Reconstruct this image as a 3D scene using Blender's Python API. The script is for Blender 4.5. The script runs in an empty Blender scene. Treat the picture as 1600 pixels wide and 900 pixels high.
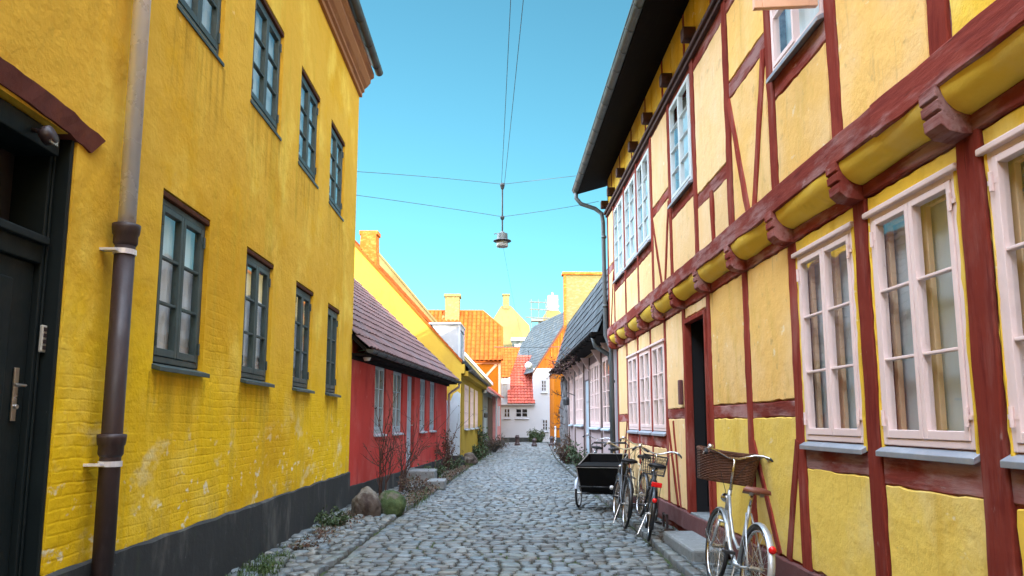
import bpy, bmesh, math, random
import numpy as np
from mathutils import Vector, Matrix
R = math.radians
rnd = random.Random(7)
S = bpy.context.scene
C = S.collection

# ------------------------------------------------------------------ camera, sky, sun, exposure
cam = bpy.data.cameras.new('camera'); co = bpy.data.objects.new('camera', cam); C.objects.link(co)
co.location = (0, 0, 1.5); co.rotation_euler = (R(90 + 7.48), 0, R(-1.087))
cam.sensor_width = 36.0; cam.lens = 1150 / 1600 * 36; cam.shift_y = 57 / 1600
cam.clip_start = .05; cam.clip_end = 3000
S.camera = co
SUN_EL, SUN_AZ = 12.6, 25.0          # low winter sun, behind the camera and a little to the right
w = bpy.data.worlds.new('World'); S.world = w; w.use_nodes = True
nt = w.node_tree; nt.nodes.clear()
out = nt.nodes.new('ShaderNodeOutputWorld'); bg = nt.nodes.new('ShaderNodeBackground')
sky = nt.nodes.new('ShaderNodeTexSky'); sky.sky_type = 'NISHITA'; sky.sun_disc = False
sky.sun_elevation = R(SUN_EL); sky.sun_rotation = R(180 - SUN_AZ); sky.air_density = 1.0; sky.dust_density = 1.0; sky.ozone_density = 1.0
# a clear saturated blue ahead, a sky boosted brighter and whiter overhead and behind, by direction in the sky
tc = nt.nodes.new('ShaderNodeTexCoord')
dot = nt.nodes.new('ShaderNodeVectorMath'); dot.operation = 'DOT_PRODUCT'; dot.inputs[1].default_value = (0.02, .948, .318)
mr = nt.nodes.new('ShaderNodeMapRange'); mr.interpolation_type = 'SMOOTHSTEP'
mr.inputs['From Min'].default_value = .60; mr.inputs['From Max'].default_value = .90
cr = nt.nodes.new('ShaderNodeMix'); cr.data_type = 'RGBA'
SKY_AROUND = (2.1, 1.9, 1.6, 1); SKY_AHEAD = (.285, .605, .60, 1); SKY_HIGH = (28., 21., 16.3, 1)
dt2 = nt.nodes.new('ShaderNodeVectorMath'); dt2.operation = 'DOT_PRODUCT'; dt2.inputs[1].default_value = (-.42, 0, .907)   # brightness added to the sky high left to lift the right wall
mr2 = nt.nodes.new('ShaderNodeMapRange'); mr2.interpolation_type = 'SMOOTHSTEP'; mr2.inputs['From Min'].default_value = .38; mr2.inputs['From Max'].default_value = .92
cr2 = nt.nodes.new('ShaderNodeMix'); cr2.data_type = 'RGBA'; cr2.inputs[6].default_value = SKY_AROUND; cr2.inputs[7].default_value = SKY_HIGH
cr.inputs[7].default_value = SKY_AHEAD
mul = nt.nodes.new('ShaderNodeMix'); mul.data_type = 'RGBA'; mul.blend_type = 'MULTIPLY'; mul.inputs[0].default_value = 1
L = nt.links.new
L(tc.outputs['Generated'], dot.inputs[0]); L(tc.outputs['Generated'], dt2.inputs[0]); L(dt2.outputs['Value'], mr2.inputs[0]); L(mr2.outputs[0], cr2.inputs[0]); L(cr2.outputs[2], cr.inputs[6]); L(dot.outputs['Value'], mr.inputs[0]); L(mr.outputs[0], cr.inputs[0])
L(sky.outputs[0], mul.inputs[6]); L(cr.outputs[2], mul.inputs[7]); L(mul.outputs[2], bg.inputs[0])
bg.inputs[1].default_value = .15; L(bg.outputs[0], out.inputs[0])
sl = bpy.data.lights.new('sun', 'SUN'); so = bpy.data.objects.new('sun', sl); C.objects.link(so)
sl.energy = 3.6; sl.angle = R(.5); sl.color = (1, .89, .72)
d = Vector((-math.sin(R(SUN_AZ)), math.cos(R(SUN_AZ)), -math.tan(R(SUN_EL))))
so.rotation_euler = d.to_track_quat('-Z', 'Y').to_euler()
S.view_settings.view_transform = 'Standard'; S.view_settings.look = 'None'
S.view_settings.exposure = 1.52; S.view_settings.gamma = 1.0; S.view_settings.use_curve_mapping = False
S.cycles.use_denoising = True
S.cycles.max_bounces = 8; S.cycles.transparent_max_bounces = 12

# ------------------------------------------------------------------ materials
def mat(name, base, layers=(), bumps=(), rough=.8, metal=0., spec=None, attr=False, zmix=None, rand=0., bricks=0.):
    """base colour, then noise-masked colour layers (colour, scale xyz, lo, hi, amount), bump noises (strength, distance, scale)"""
    m = bpy.data.materials.new(name); m.use_nodes = True; t = m.node_tree; N = t.nodes.new
    if attr: m['attr'] = 1
    p = t.nodes['Principled BSDF']; K = t.links.new
    p.inputs['Roughness'].default_value = rough; p.inputs['Metallic'].default_value = metal
    p.inputs['Specular IOR Level'].default_value = spec if spec is not None else (.15 if rough > .84 else .5)
    tc = N('ShaderNodeTexCoord')
    rgb = N('ShaderNodeRGB'); rgb.outputs[0].default_value = (*base, 1); cur = rgb.outputs[0]
    def mix(a, b, fac, blend='MIX'):
        x = N('ShaderNodeMix'); x.data_type = 'RGBA'; x.blend_type = blend
        if hasattr(fac, 'links'): K(fac, x.inputs[0])
        else: x.inputs[0].default_value = fac
        K(a, x.inputs[6])
        if hasattr(b, 'links'): K(b, x.inputs[7])
        else: x.inputs[7].default_value = (*b, 1)
        return x.outputs[2]
    def noise(sc, detail=6, rough_=.6):
        mp = N('ShaderNodeMapping'); K(tc.outputs['Object'], mp.inputs[0]); mp.inputs['Scale'].default_value = sc if hasattr(sc, '__len__') else (sc,) * 3
        mp.inputs['Location'].default_value = (rnd.uniform(0, 50), rnd.uniform(0, 50), rnd.uniform(0, 50))
        n = N('ShaderNodeTexNoise'); n.inputs['Scale'].default_value = 1; n.inputs['Detail'].default_value = detail; n.inputs['Roughness'].default_value = rough_
        K(mp.outputs[0], n.inputs['Vector']); return n.outputs[0]
    def rng(v, lo, hi, a=0, b=1):
        r = N('ShaderNodeMapRange'); r.interpolation_type = 'SMOOTHSTEP'; K(v, r.inputs[0])
        r.inputs[1].default_value = lo; r.inputs[2].default_value = hi; r.inputs[3].default_value = a; r.inputs[4].default_value = b
        return r.outputs[0]
    if zmix:                                     # colour change with height, its edge broken by noise: (colour, z0, z1)
        c2, z0, z1 = zmix
        sx = N('ShaderNodeSeparateXYZ'); K(tc.outputs['Object'], sx.inputs[0])
        ad = N('ShaderNodeMath'); ad.operation = 'MULTIPLY_ADD'; K(noise(.9), ad.inputs[0]); ad.inputs[1].default_value = (z1 - z0) * 2.2; K(sx.outputs[2], ad.inputs[2])
        cur = mix(cur, c2, rng(ad.outputs[0], z0 + (z1 - z0) * .6, z1 + (z1 - z0) * 1.2))
    for l in layers:
        col, sc, lo, hi, amt = l[:5]
        v = noise(sc, l[5] if len(l) > 5 else 6)
        fac = rng(v, lo, hi, 0, amt)
        if len(l) > 6:
            z0, z1 = l[6]; sx = N('ShaderNodeSeparateXYZ'); K(tc.outputs['Object'], sx.inputs[0]); zm = rng(sx.outputs[2], z0, z1, 1, 0)
            m_ = N('ShaderNodeMath'); m_.operation = 'MULTIPLY'; K(fac, m_.inputs[0]); K(zm, m_.inputs[1]); fac = m_.outputs[0]
        cur = mix(cur, col, fac)
    if attr:
        at = N('ShaderNodeAttribute'); at.attribute_name = 'tint'
        cur = mix(cur, at.outputs['Color'], 1, 'MULTIPLY')
    if rand:
        oi = N('ShaderNodeObjectInfo'); hs = N('ShaderNodeHueSaturation'); K(cur, hs.inputs['Color'])
        K(rng(oi.outputs['Random'], 0, 1, 1 - rand, 1 + rand), hs.inputs['Value']); cur = hs.outputs[0]
    K(cur, p.inputs['Base Color'])
    prev = None
    for st, dist, sc in bumps:
        b = N('ShaderNodeBump'); b.inputs['Strength'].default_value = st; b.inputs['Distance'].default_value = dist
        K(noise(sc, 8, .62), b.inputs['Height'])
        if prev: K(prev, b.inputs['Normal'])
        prev = b.outputs[0]
    if bricks:                                   # masonry courses showing softly through the limewash
        sx = N('ShaderNodeSeparateXYZ'); K(tc.outputs['Object'], sx.inputs[0]); cb = N('ShaderNodeCombineXYZ'); K(sx.outputs[1], cb.inputs[0]); K(sx.outputs[2], cb.inputs[1])
        nz = N('ShaderNodeTexNoise'); nz.inputs['Scale'].default_value = 2.5; K(tc.outputs['Object'], nz.inputs['Vector']); va = N('ShaderNodeVectorMath'); va.operation = 'MULTIPLY_ADD'; K(nz.outputs['Color'], va.inputs[0]); va.inputs[1].default_value = (.05, .05, 0); K(cb.outputs[0], va.inputs[2])
        bt = N('ShaderNodeTexBrick'); K(va.outputs[0], bt.inputs['Vector']); bt.inputs['Scale'].default_value = 1; bt.inputs['Brick Width'].default_value = .24; bt.inputs['Row Height'].default_value = .072; bt.inputs['Mortar Size'].default_value = .012; bt.inputs['Mortar Smooth'].default_value = 1.
        ml_ = N('ShaderNodeMath'); ml_.operation = 'MULTIPLY'; K(bt.outputs['Fac'], ml_.inputs[0]); zq = N('ShaderNodeMath'); zq.operation = 'MULTIPLY'; K(rng(noise(.8), .42, .60), zq.inputs[0]); K(rng(sx.outputs[2], 1.6, 3.4, 1, .12), zq.inputs[1]); K(zq.outputs[0], ml_.inputs[1])
        b = N('ShaderNodeBump'); b.invert = True; b.inputs['Strength'].default_value = bricks; b.inputs['Distance'].default_value = .012; K(ml_.outputs[0], b.inputs['Height'])
        if prev: K(prev, b.inputs['Normal'])
        prev = b.outputs[0]
    if prev: K(prev, p.inputs['Normal'])
    if rough < .75:
        K(rng(noise(4.), .3, .7, max(rough - .08, .03), min(rough + .1, 1)), p.inputs['Roughness'])
    return m

def glass(name, tint=(.9, .95, .95), refl=1.0, ior=1.5):
    m = bpy.data.materials.new(name); m.use_nodes = True; t = m.node_tree; t.nodes.clear(); N = t.nodes.new; K = t.links.new
    o = N('ShaderNodeOutputMaterial'); mx = N('ShaderNodeMixShader'); tr = N('ShaderNodeBsdfTransparent'); g = N('ShaderNodeBsdfGlossy')
    tr.inputs[0].default_value = (*tint, 1); g.inputs['Roughness'].default_value = .01; g.inputs[0].default_value = (.95, .97, 1, 1)
    fr = N('ShaderNodeLayerWeight'); fr.inputs['Blend'].default_value = .5
    pw = N('ShaderNodeMath'); pw.operation = 'POWER'; pw.inputs[1].default_value = 4.; K(fr.outputs['Facing'], pw.inputs[0])
    ml = N('ShaderNodeMath'); ml.operation = 'MULTIPLY_ADD'; ml.use_clamp = True; ml.inputs[1].default_value = refl; ml.inputs[2].default_value = .07
    tc = N('ShaderNodeTexCoord'); n = N('ShaderNodeTexNoise'); n.inputs['Scale'].default_value = 3.; n.inputs['Detail'].default_value = 1
    b = N('ShaderNodeBump'); b.inputs['Strength'].default_value = .12; b.inputs['Distance'].default_value = .02
    K(tc.outputs['Object'], n.inputs['Vector']); K(n.outputs[0], b.inputs['Height']); K(b.outputs[0], g.inputs['Normal'])
    K(pw.outputs[0], ml.inputs[0]); K(ml.outputs[0], mx.inputs[0]); K(tr.outputs[0], mx.inputs[1]); K(g.outputs[0], mx.inputs[2]); K(mx.outputs[0], o.inputs[0])
    return m

PB = [(.5, .02, 2.2), (.45, .008, 14), (.3, .003, 60)]
M = {}
M['ochre'] = mat('yellow limewash', (.88, .57, .012),
    [((.66, .36, .012), (.38, .38, .30), .47, .68, .75), ((.90, .66, .11), (1.1, 1.1, .8), .50, .70, .75), ((.60, .40, .035), (4, 4, .30), .52, .72, .55), ((.74, .42, .012), (2.0, 2.0, 2.6), .55, .70, .5),
     ((.90, .80, .46), (1.6, 1.6, 2.6), .56, .70, .7, 6, (1.1, 1.9)), ((.88, .84, .66), (5, 5, 8), .60, .68, .8, 6, (.9, 1.7)), ((.45, .36, .12), (3, 3, 1.2), .5, .7, .6, 6, (.62, .95)), ((.50, .31, .03), (9, 9, 9), .60, .76, .4), ((.90, .82, .55), (1.5, 1.5, 2.2), .70, .75, .5)],
    [(.7, .09, 1.0), (.35, .018, 5), (.45, .005, 34)], .9, zmix=((.74, .445, .05), 1.9, 3.2), bricks=.20)
def stain_mat(name, col, lo, hi):
    m = bpy.data.materials.new(name); m.use_nodes = True; t = m.node_tree; t.nodes.clear(); N = t.nodes.new; K = t.links.new
    o = N('ShaderNodeOutputMaterial'); mx = N('ShaderNodeMixShader'); tr = N('ShaderNodeBsdfTransparent'); df = N('ShaderNodeBsdfDiffuse'); df.inputs[0].default_value = (*col, 1)
    tc = N('ShaderNodeTexCoord'); sg = N('ShaderNodeSeparateXYZ'); K(tc.outputs['Generated'], sg.inputs[0])
    mp = N('ShaderNodeMapping'); mp.inputs['Scale'].default_value = (13, 13, .9); K(tc.outputs['Object'], mp.inputs[0])
    n = N('ShaderNodeTexNoise'); n.inputs['Scale'].default_value = 1; n.inputs['Detail'].default_value = 5; K(mp.outputs[0], n.inputs['Vector'])
    a = N('ShaderNodeMapRange'); a.inputs[1].default_value = lo; a.inputs[2].default_value = hi; K(n.outputs[0], a.inputs[0])
    f = N('ShaderNodeMapRange'); f.interpolation_type = 'SMOOTHSTEP'; f.inputs[1].default_value = 0; f.inputs[2].default_value = 1; f.inputs[4].default_value = .26; K(sg.outputs[2], f.inputs[0])
    e = N('ShaderNodeMath'); e.operation = 'MULTIPLY'; K(a.outputs[0], e.inputs[0]); K(f.outputs[0], e.inputs[1])
    K(e.outputs[0], mx.inputs[0]); K(tr.outputs[0], mx.inputs[1]); K(df.outputs[0], mx.inputs[2]); K(mx.outputs[0], o.inputs[0]); return m
M['drip'] = stain_mat('rain runs', (.20, .14, .03), .42, .72)
M['plinth_tar'] = mat('tarred plinth', (.042, .047, .050), [((.13, .135, .13), (3, 3, 1.2), .5, .72, .8), ((.055, .07, .05), (7, 7, 2), .55, .75, .6), ((.2, .2, .2), (14, 14, 14), .66, .74, .5)], PB, .85)
M['creamplaster'] = mat('creamplaster', (.83, .51, .155), [((.84, .57, .26), (1.3, 1.3, 1.1), .42, .68, .9), ((.66, .42, .10), (3.2, 3.2, 1.0), .50, .72, .75), ((.50, .33, .13), (13, 13, 1.6), .58, .74, .55), ((.50, .33, .13), (7, 7, 7), .60, .70, .5), ((.86, .76, .54), (5, 5, 8), .64, .72, .6), ((.30, .2, .1), (26, 26, 26), .68, .75, .5)], [(.6, .03, 2.4), (.7, .014, 9), (.5, .004, 55)], .9, rand=.07)
M['paleplaster'] = mat('paleplaster', (.80, .55, .27), [((.82, .60, .36), (1.3, 1.3, 1.1), .42, .68, .9), ((.66, .46, .18), (3.2, 3.2, 1.0), .50, .72, .75), ((.5, .37, .2), (13, 13, 1.6), .58, .74, .55), ((.5, .37, .2), (7, 7, 7), .60, .70, .5), ((.86, .76, .54), (5, 5, 8), .64, .72, .6), ((.30, .2, .1), (26, 26, 26), .68, .75, .5)], [(.6, .03, 2.4), (.7, .014, 9), (.5, .004, 55)], .9, rand=.07)
M['lowplaster'] = mat('fresh yellow limewash', (.86, .60, .12), [((.84, .64, .24), (1.3, 1.3, 1.1), .42, .68, .9), ((.70, .44, .06), (3.2, 3.2, 1.0), .50, .72, .7), ((.52, .35, .10), (13, 13, 1.6), .58, .74, .5), ((.86, .76, .54), (5, 5, 8), .64, .72, .6), ((.30, .2, .1), (26, 26, 26), .68, .75, .5)], [(.6, .03, 2.4), (.7, .014, 9), (.5, .004, 55)], .9, rand=.06)
M['richplaster'] = mat('richplaster', (.78, .50, .05), [((.80, .60, .16), (1.3, 1.3, 1.1), .42, .68, .9), ((.62, .36, .02), (3.2, 3.2, 1.0), .50, .72, .75), ((.46, .29, .05), (13, 13, 1.6), .58, .74, .55), ((.46, .29, .05), (7, 7, 7), .60, .70, .5), ((.86, .76, .54), (5, 5, 8), .64, .72, .6), ((.30, .2, .1), (26, 26, 26), .68, .75, .5)], [(.6, .03, 2.4), (.7, .014, 9), (.5, .004, 55)], .9, rand=.07)
M['coveplaster'] = mat('cove limewash', (.90, .62, .08), [((.88, .66, .2), (1.6, 1.6, 2.2), .45, .7, .7), ((.62, .38, .04), (4, 4, 1.6), .55, .75, .6)], [(.5, .02, 3), (.5, .008, 14), (.35, .003, 60)], .86, rand=.05)
M['timber'] = mat('oxblood timber', (.225, .046, .034), [((.37, .22, .21), (5, 1.3, 5), .43, .64, .9), ((.15, .030, .026), (18, 2.4, 18), .50, .68, .7), ((.05, .018, .016), (60, 2.0, 60), .64, .70, .6), ((.44, .30, .28), (17, 5, 17), .65, .74, .6), ((.29, .075, .055), (2.4, 2.4, 2.4), .5, .7, .6)], [(.7, .010, (40, 3, 26)), (.5, .004, (90, 14, 60))], .95, spec=.05, rand=.14)
M['timber_v'] = mat('oxblood upright timber', (.235, .040, .027), [((.31, .12, .10), (5, 5, 1.1), .48, .70, .75), ((.15, .022, .018), (18, 18, 2.2), .50, .68, .7), ((.05, .016, .014), (60, 60, 1.7), .64, .70, .6), ((.42, .27, .24), (18, 18, 5), .66, .75, .6), ((.30, .062, .042), (2.4, 2.4, 2.4), .5, .7, .6)], [(.7, .010, (40, 40, 2.6)), (.5, .004, (90, 90, 12))], .95, spec=.05, rand=.14)
M['timber_dark'] = mat('dark timber', (.06, .022, .02), [((.02, .012, .012), (8, 8, 8), .5, .7, .7)], [(.6, .01, 20)], .8)
M['basebeam'] = mat('painted base beam', (.14, .05, .048), [((.2, .1, .1), (5, 5, 5), .5, .7, .7), ((.05, .03, .03), (9, 9, 9), .55, .75, .6)], PB, .8)
M['redplaster'] = mat('red limewash', (.52, .060, .050), [((.55, .11, .095), (1.3, 1.3, .9), .45, .66, .9), ((.32, .026, .034), (3.5, 3.5, 1.1), .52, .75, .6), ((.66, .2, .18), (7, 7, 5), .62, .74, .5)], PB, .86)
M['pinkplaster'] = mat('pink limewash', (.5, .22, .23), [((.6, .3, .28), (2, 2, 2), .5, .7, .6)], PB, .86)
M['whitepink'] = mat('pale pink limewash', (.42, .33, .33), [((.32, .25, .25), (2, 2, 1), .5, .7, .6), ((.25, .22, .22), (5, 5, 5), .58, .75, .5)], PB, .86)
M['gableplaster'] = mat('bright yellow limewash', (.46, .315, .045), [((.40, .265, .045), (1.3, 1.3, 1.3), .45, .7, .7), ((.38, .235, .02), (3.5, 3.5, 1.1), .55, .75, .5)], PB, .86)
M['palegable'] = mat('straw limewash', (.18, .158, .075), [((.15, .12, .05), (.7, .7, .7), .45, .7, .7), ((.14, .105, .048), (3, 3, 1.2), .55, .72, .6)], PB, .88)
M['white'] = mat('white limewash', (.42, .45, .50), [((.35, .38, .42), (1.2, 1.2, .7), .5, .75, .6), ((.5, .5, .5), (5, 5, 2), .6, .75, .4)], PB, .86)
M['orangewall'] = mat('orange limewash', (.40, .125, .006), [((.34, .10, .006), (1.5, 1.5, 1.5), .5, .7, .7)], PB, .86)
M['bluegrey'] = mat('blue grey paint', (.36, .44, .50), [((.44, .50, .55), (2, 2, 2), .5, .7, .6), ((.26, .32, .36), (7, 7, 2), .58, .75, .6)], PB, .75)
M['greywall'] = mat('grey render', (.24, .26, .29), [((.32, .33, .34), (2, 2, 2), .5, .7, .6), ((.15, .14, .14), (5, 5, 1), .55, .75, .6)], PB, .85)
M['brownboard'] = mat('weathered brown boards', (.11, .075, .065), [((.17, .13, .12), (8, 8, .8), .5, .7, .7)], [(.6, .01, (30, 30, 2))], .85)
M['tile_dark'] = mat('old plum pantiles', (.128, .066, .062), [((.19, .085, .074), (4, 4, 4), .48, .68, .8), ((.11, .09, .10), (1.2, 1.2, 1.2), .45, .7, .7), ((.2, .19, .17), (9, 9, 9), .62, .74, .6)], [(.5, .006, 25)], .75, attr=True)
M['tile_orange'] = mat('orange pantiles', (.30, .070, .010), [((.34, .095, .014), (3, 3, 3), .48, .68, .7), ((.20, .036, .004), (1.4, 1.4, 1.4), .55, .75, .5)], [(.4, .006, 25)], .85, attr=True)
M['tile_red'] = mat('brick red pantiles', (.34, .055, .03), [((.42, .10, .05), (3, 3, 3), .48, .68, .7), ((.26, .06, .05), (1.4, 1.4, 1.4), .55, .75, .5)], [(.4, .006, 25)], .72, attr=True)
M['slate'] = mat('grey slate', (.060, .072, .080), [((.115, .13, .14), (2.2, 2.2, 2.2), .48, .7, .8), ((.05, .06, .07), (6, 6, 6), .55, .72, .7)], [(.5, .01, 9), (.5, .005, 40)], .86, attr=True)
M['brick'] = mat('orange brick', (.34, .10, .015), [((.42, .2, .05), (6, 6, 14), .5, .62, .8), ((.38, .14, .05), (9, 9, 22), .55, .68, .7)], [(.6, .01, (8, 8, 26))], .85)
M['strawbrick'] = mat('straw coloured brick', (.155, .140, .062), [((.205, .19, .11), (6, 6, 14), .5, .62, .8), ((.12, .095, .036), (9, 9, 22), .55, .68, .7)], [(.6, .01, (8, 8, 26))], .85)
M['redbrick'] = mat('red painted brick', (.11, .020, .010), [((.16, .038, .012), (5, 5, 5), .5, .7, .7), ((.09, .02, .015), (11, 11, 11), .55, .72, .7)], [(.6, .012, 9)], .8)
M['greenpaint'] = mat('dark green gate paint', (.006, .012, .014), [((.010, .020, .022), (3, 3, .8), .5, .7, .8), ((.10, .11, .11), (24, 24, 24), .73, .76, .5)], [(.3, .004, (40, 40, 3))], .6, spec=.25)
M['doorwood'] = mat('dark oiled door wood', (.016, .012, .012), [((.05, .02, .018), (5, 5, 1), .52, .7, .7)], [(.3, .004, (40, 40, 3))], .55)
M['teal'] = mat('dark teal window paint', (.035, .062, .066), [((.055, .09, .095), (5, 5, 5), .5, .7, .7), ((.02, .03, .03), (15, 15, 15), .58, .72, .6)], [(.3, .003, 40)], .5)
M['pinkpaint'] = mat('pale pink window paint', (.84, .655, .62), [((.74, .57, .54), (4, 4, 4), .5, .7, .6), ((.55, .38, .33), (19, 19, 9), .66, .74, .6)], [(.3, .003, 30)], .55)
M['orangepaint'] = mat('peach window paint', (.78, .46, .30), [((.7, .38, .24), (4, 4, 4), .5, .7, .6)], [(.3, .003, 30)], .55)
M['tan'] = mat('tan inner sash wood', (.62, .42, .26), [((.5, .27, .1), (14, 14, 2), .5, .7, .7)], [(.3, .003, 40)], .6)
M['blind'] = mat('blue grey roller blind', (.46, .53, .55), [((.54, .59, .60), (2, 2, .6), .45, .7, .8), ((.46, .42, .41), (5, 5, 1), .55, .75, .5)], [(.2, .004, 20)], .8)
M['curtain'] = mat('white curtain', (.82, .85, .86), [((.5, .53, .55), (9, 9, .6), .48, .68, .7)], [(.4, .02, (14, 14, 1))], .9)
M['greycurtain'] = mat('grey net curtain', (.60, .69, .71), [((.74, .80, .80), (9, 9, .6), .48, .68, .7), ((.28, .34, .35), (3, 3, 3), .55, .72, .7)], [(.4, .02, (14, 14, 1))], .9)
M['room'] = mat('dim room', (.02, .02, .022), rough=.9)
M['glass'] = glass('window glass', (.96, .98, .98), refl=.85)
M['glass_left'] = glass('old window glass', (.95, .97, .97), 1.05)
M['zinc'] = mat('zinc', (.80, .82, .90), [((.66, .68, .76), (3, 3, .8), .42, .7, .8)], [(.1, .002, 30)], .25, metal=.25)
M['zincflat'] = mat('dull zinc flashing', (.34, .37, .42), [((.45, .47, .5), (6, 6, 6), .45, .7, .7)], [(.15, .003, 30)], .5, metal=.5)
M['castiron'] = mat('cast iron', (.034, .020, .022), [((.07, .05, .05), (12, 12, 4), .52, .7, .7), ((.018, .012, .014), (5, 5, 1), .5, .7, .6)], [(.3, .004, 40)], .5)
M['darkpipe'] = mat('grey painted pipe', (.085, .105, .115), [((.14, .16, .17), (8, 8, 2), .5, .7, .7)], [(.2, .003, 30)], .5)
M['blackwood'] = mat('black eaves boards', (.006, .005, .005), [((.012, .010, .009), (20, 3, 20), .5, .7, .6)], [(.5, .01, (30, 4, 30))], .8, spec=.08)  # near-black colour for eaves, soffits and roof decks
M['corniceb'] = mat('brown cornice paint', (.30, .12, .035), [((.20, .065, .025), (8, 1, 8), .48, .68, .8), ((.42, .22, .07), (10, 2, 30), .56, .7, .6)], [(.4, .01, 18)], .75)
M['steel'] = mat('brushed steel', (.55, .53, .5), rough=.3, metal=1.)
M['chrome'] = mat('worn chrome', (.62, .62, .63), [((.4, .36, .33), (30, 30, 30), .58, .7, .6)], rough=.22, metal=1.)
M['silverframe'] = mat('silver bicycle paint', (.50, .54, .57), [((.40, .43, .46), (14, 14, 14), .5, .7, .6)], rough=.33, metal=.55)
M['blackframe'] = mat('black bicycle paint', (.012, .014, .017), rough=.3)
M['whiteframe'] = mat('off white bicycle paint', (.55, .56, .56), rough=.35)
M['creamframe'] = mat('cream bicycle paint', (.50, .42, .26), rough=.35)
M['rubber'] = mat('black rubber', (.018, .018, .02), [((.05, .048, .045), (20, 20, 20), .55, .7, .6)], rough=.75)
M['leather'] = mat('brown leather', (.22, .075, .045), [((.30, .13, .09), (20, 20, 20), .5, .7, .7)], [(.3, .002, 60)], .5)
M['blacksaddle'] = mat('black saddle vinyl', (.014, .014, .016), rough=.5)
M['wicker'] = mat('brown wicker', (.085, .028, .012), [((.15, .058, .024), (18, 18, 40), .48, .66, .8), ((.028, .010, .006), (26, 26, 60), .52, .68, .8)], [(.7, .01, (40, 40, 90))], .65)
M['wire'] = mat('dark basket wire', (.05, .05, .052), rough=.45, metal=.6)
M['redlens'] = mat('red reflector', (.75, .012, .012), rough=.2)
M['lens'] = mat('white reflector', (.75, .75, .75), rough=.15)
M['boxwood'] = mat('black painted plywood', (.004, .004, .0045), [((.009, .009, .009), (4, 4, 4), .5, .7, .7)], rough=.8, spec=.12)
M['boxtrim'] = mat('greyed box edge', (.2, .19, .18), rough=.6)
M['granite'] = mat('grey granite', (.20, .22, .225), [((.30, .32, .32), (9, 9, 9), .5, .7, .7), ((.09, .10, .10), (24, 24, 24), .55, .7, .7), ((.07, .10, .05), (3, 3, 3), .58, .72, .6)], [(.6, .02, 6), (.5, .006, 40)], .75)
M['boulder'] = mat('brown fieldstone', (.085, .068, .058), [((.19, .18, .155), (3, 3, 2.2), .46, .6, .9), ((.035, .024, .022), (5, 5, 5), .53, .7, .8)], [(.7, .03, 5), (.6, .01, 26)], .85)
M['mossrock'] = mat('mossy fieldstone', (.05, .078, .034), [((.085, .12, .05), (5, 5, 5), .46, .66, .8), ((.13, .12, .10), (3, 3, 3), .50, .60, .9), ((.04, .06, .025), (12, 12, 12), .55, .7, .6)], [(.8, .03, 7), (.8, .015, 40)], .95)
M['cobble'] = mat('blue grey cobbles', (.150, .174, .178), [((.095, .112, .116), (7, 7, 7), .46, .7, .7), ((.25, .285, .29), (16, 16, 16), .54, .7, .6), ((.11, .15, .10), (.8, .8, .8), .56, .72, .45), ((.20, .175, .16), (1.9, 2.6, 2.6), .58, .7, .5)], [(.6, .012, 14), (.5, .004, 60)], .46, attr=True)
M['soil'] = mat('joint soil', (.042, .042, .036), [((.05, .075, .025), (1.4, 1.4, 1.4), .48, .62, .9), ((.09, .085, .07), (9, 9, 9), .5, .7, .7)], [(.8, .02, 20)], .95)
M['earth'] = mat('distant ground', (.16, .16, .15), [((.1, .12, .07), (.2, .2, .2), .5, .7, .7)], [(.5, .02, 4)], .95)
M['grass'] = mat('green grass blades', (.045, .085, .018), [((.085, .115, .03), (6, 6, 6), .5, .7, .7)], rough=.7, rand=.1)
M['weed'] = mat('weed leaves', (.045, .08, .03), [((.085, .12, .05), (9, 9, 9), .5, .7, .7), ((.12, .07, .04), (5, 5, 5), .6, .72, .7)], rough=.7)
M['dryleaf'] = mat('brown winter leaves', (.10, .055, .035), [((.06, .08, .03), (9, 9, 9), .5, .65, .8)], rough=.8)
M['stem'] = mat('brown rose stems', (.075, .035, .028), [((.10, .07, .04), (9, 9, 9), .5, .7, .7)], rough=.8)
M['greystem'] = mat('grey twigs', (.10, .10, .10), [((.16, .15, .14), (9, 9, 9), .5, .7, .7)], rough=.85)
M['bark'] = mat('grey gnarled bark', (.17, .168, .172), [((.26, .26, .27), (9, 9, 2.5), .5, .66, .8), ((.03, .028, .028), (14, 14, 4), .52, .68, .8)], [(.9, .03, (20, 20, 5))], .9)
M['lampmetal'] = mat('grey lamp metal', (.16, .19, .20), rough=.5, metal=.4)
M['lampdark'] = mat('dark lamp rim', (.035, .04, .045), rough=.5)
M['lampglass'] = mat('frosted lamp bowl', (.42, .45, .46), rough=.35)
M['wirecable'] = mat('grey cable', (.07, .09, .10), rough=.6)
M['terracotta'] = mat('dark clay', (.06, .04, .035), rough=.8)
M['plate'] = mat('pale metal plate', (.5, .5, .46), rough=.5, metal=.2)
M['orangepost'] = mat('rusty bollard', (.05, .035, .03), rough=.7)

M['bluewhite'] = mat('pale blue white window paint', (.60, .66, .68), [((.5, .56, .58), (5, 5, 5), .5, .7, .6)], [(.3, .003, 30)], .5)
M['vergewhite'] = mat('white verge paint', (.62, .62, .66), [((.45, .45, .48), (4, 4, 4), .5, .7, .6)], [(.3, .01, 9)], .8)
M['darkgrey'] = mat('dark teal grey cladding', (.06, .08, .085), [((.1, .12, .12), (2, 2, 2), .5, .7, .6)], rough=.85)
M['lintel'] = mat('dark brown lintel', (.085, .030, .014), [((.05, .02, .01), (9, 9, 9), .5, .7, .7)], [(.5, .008, 14)], .85)

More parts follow.
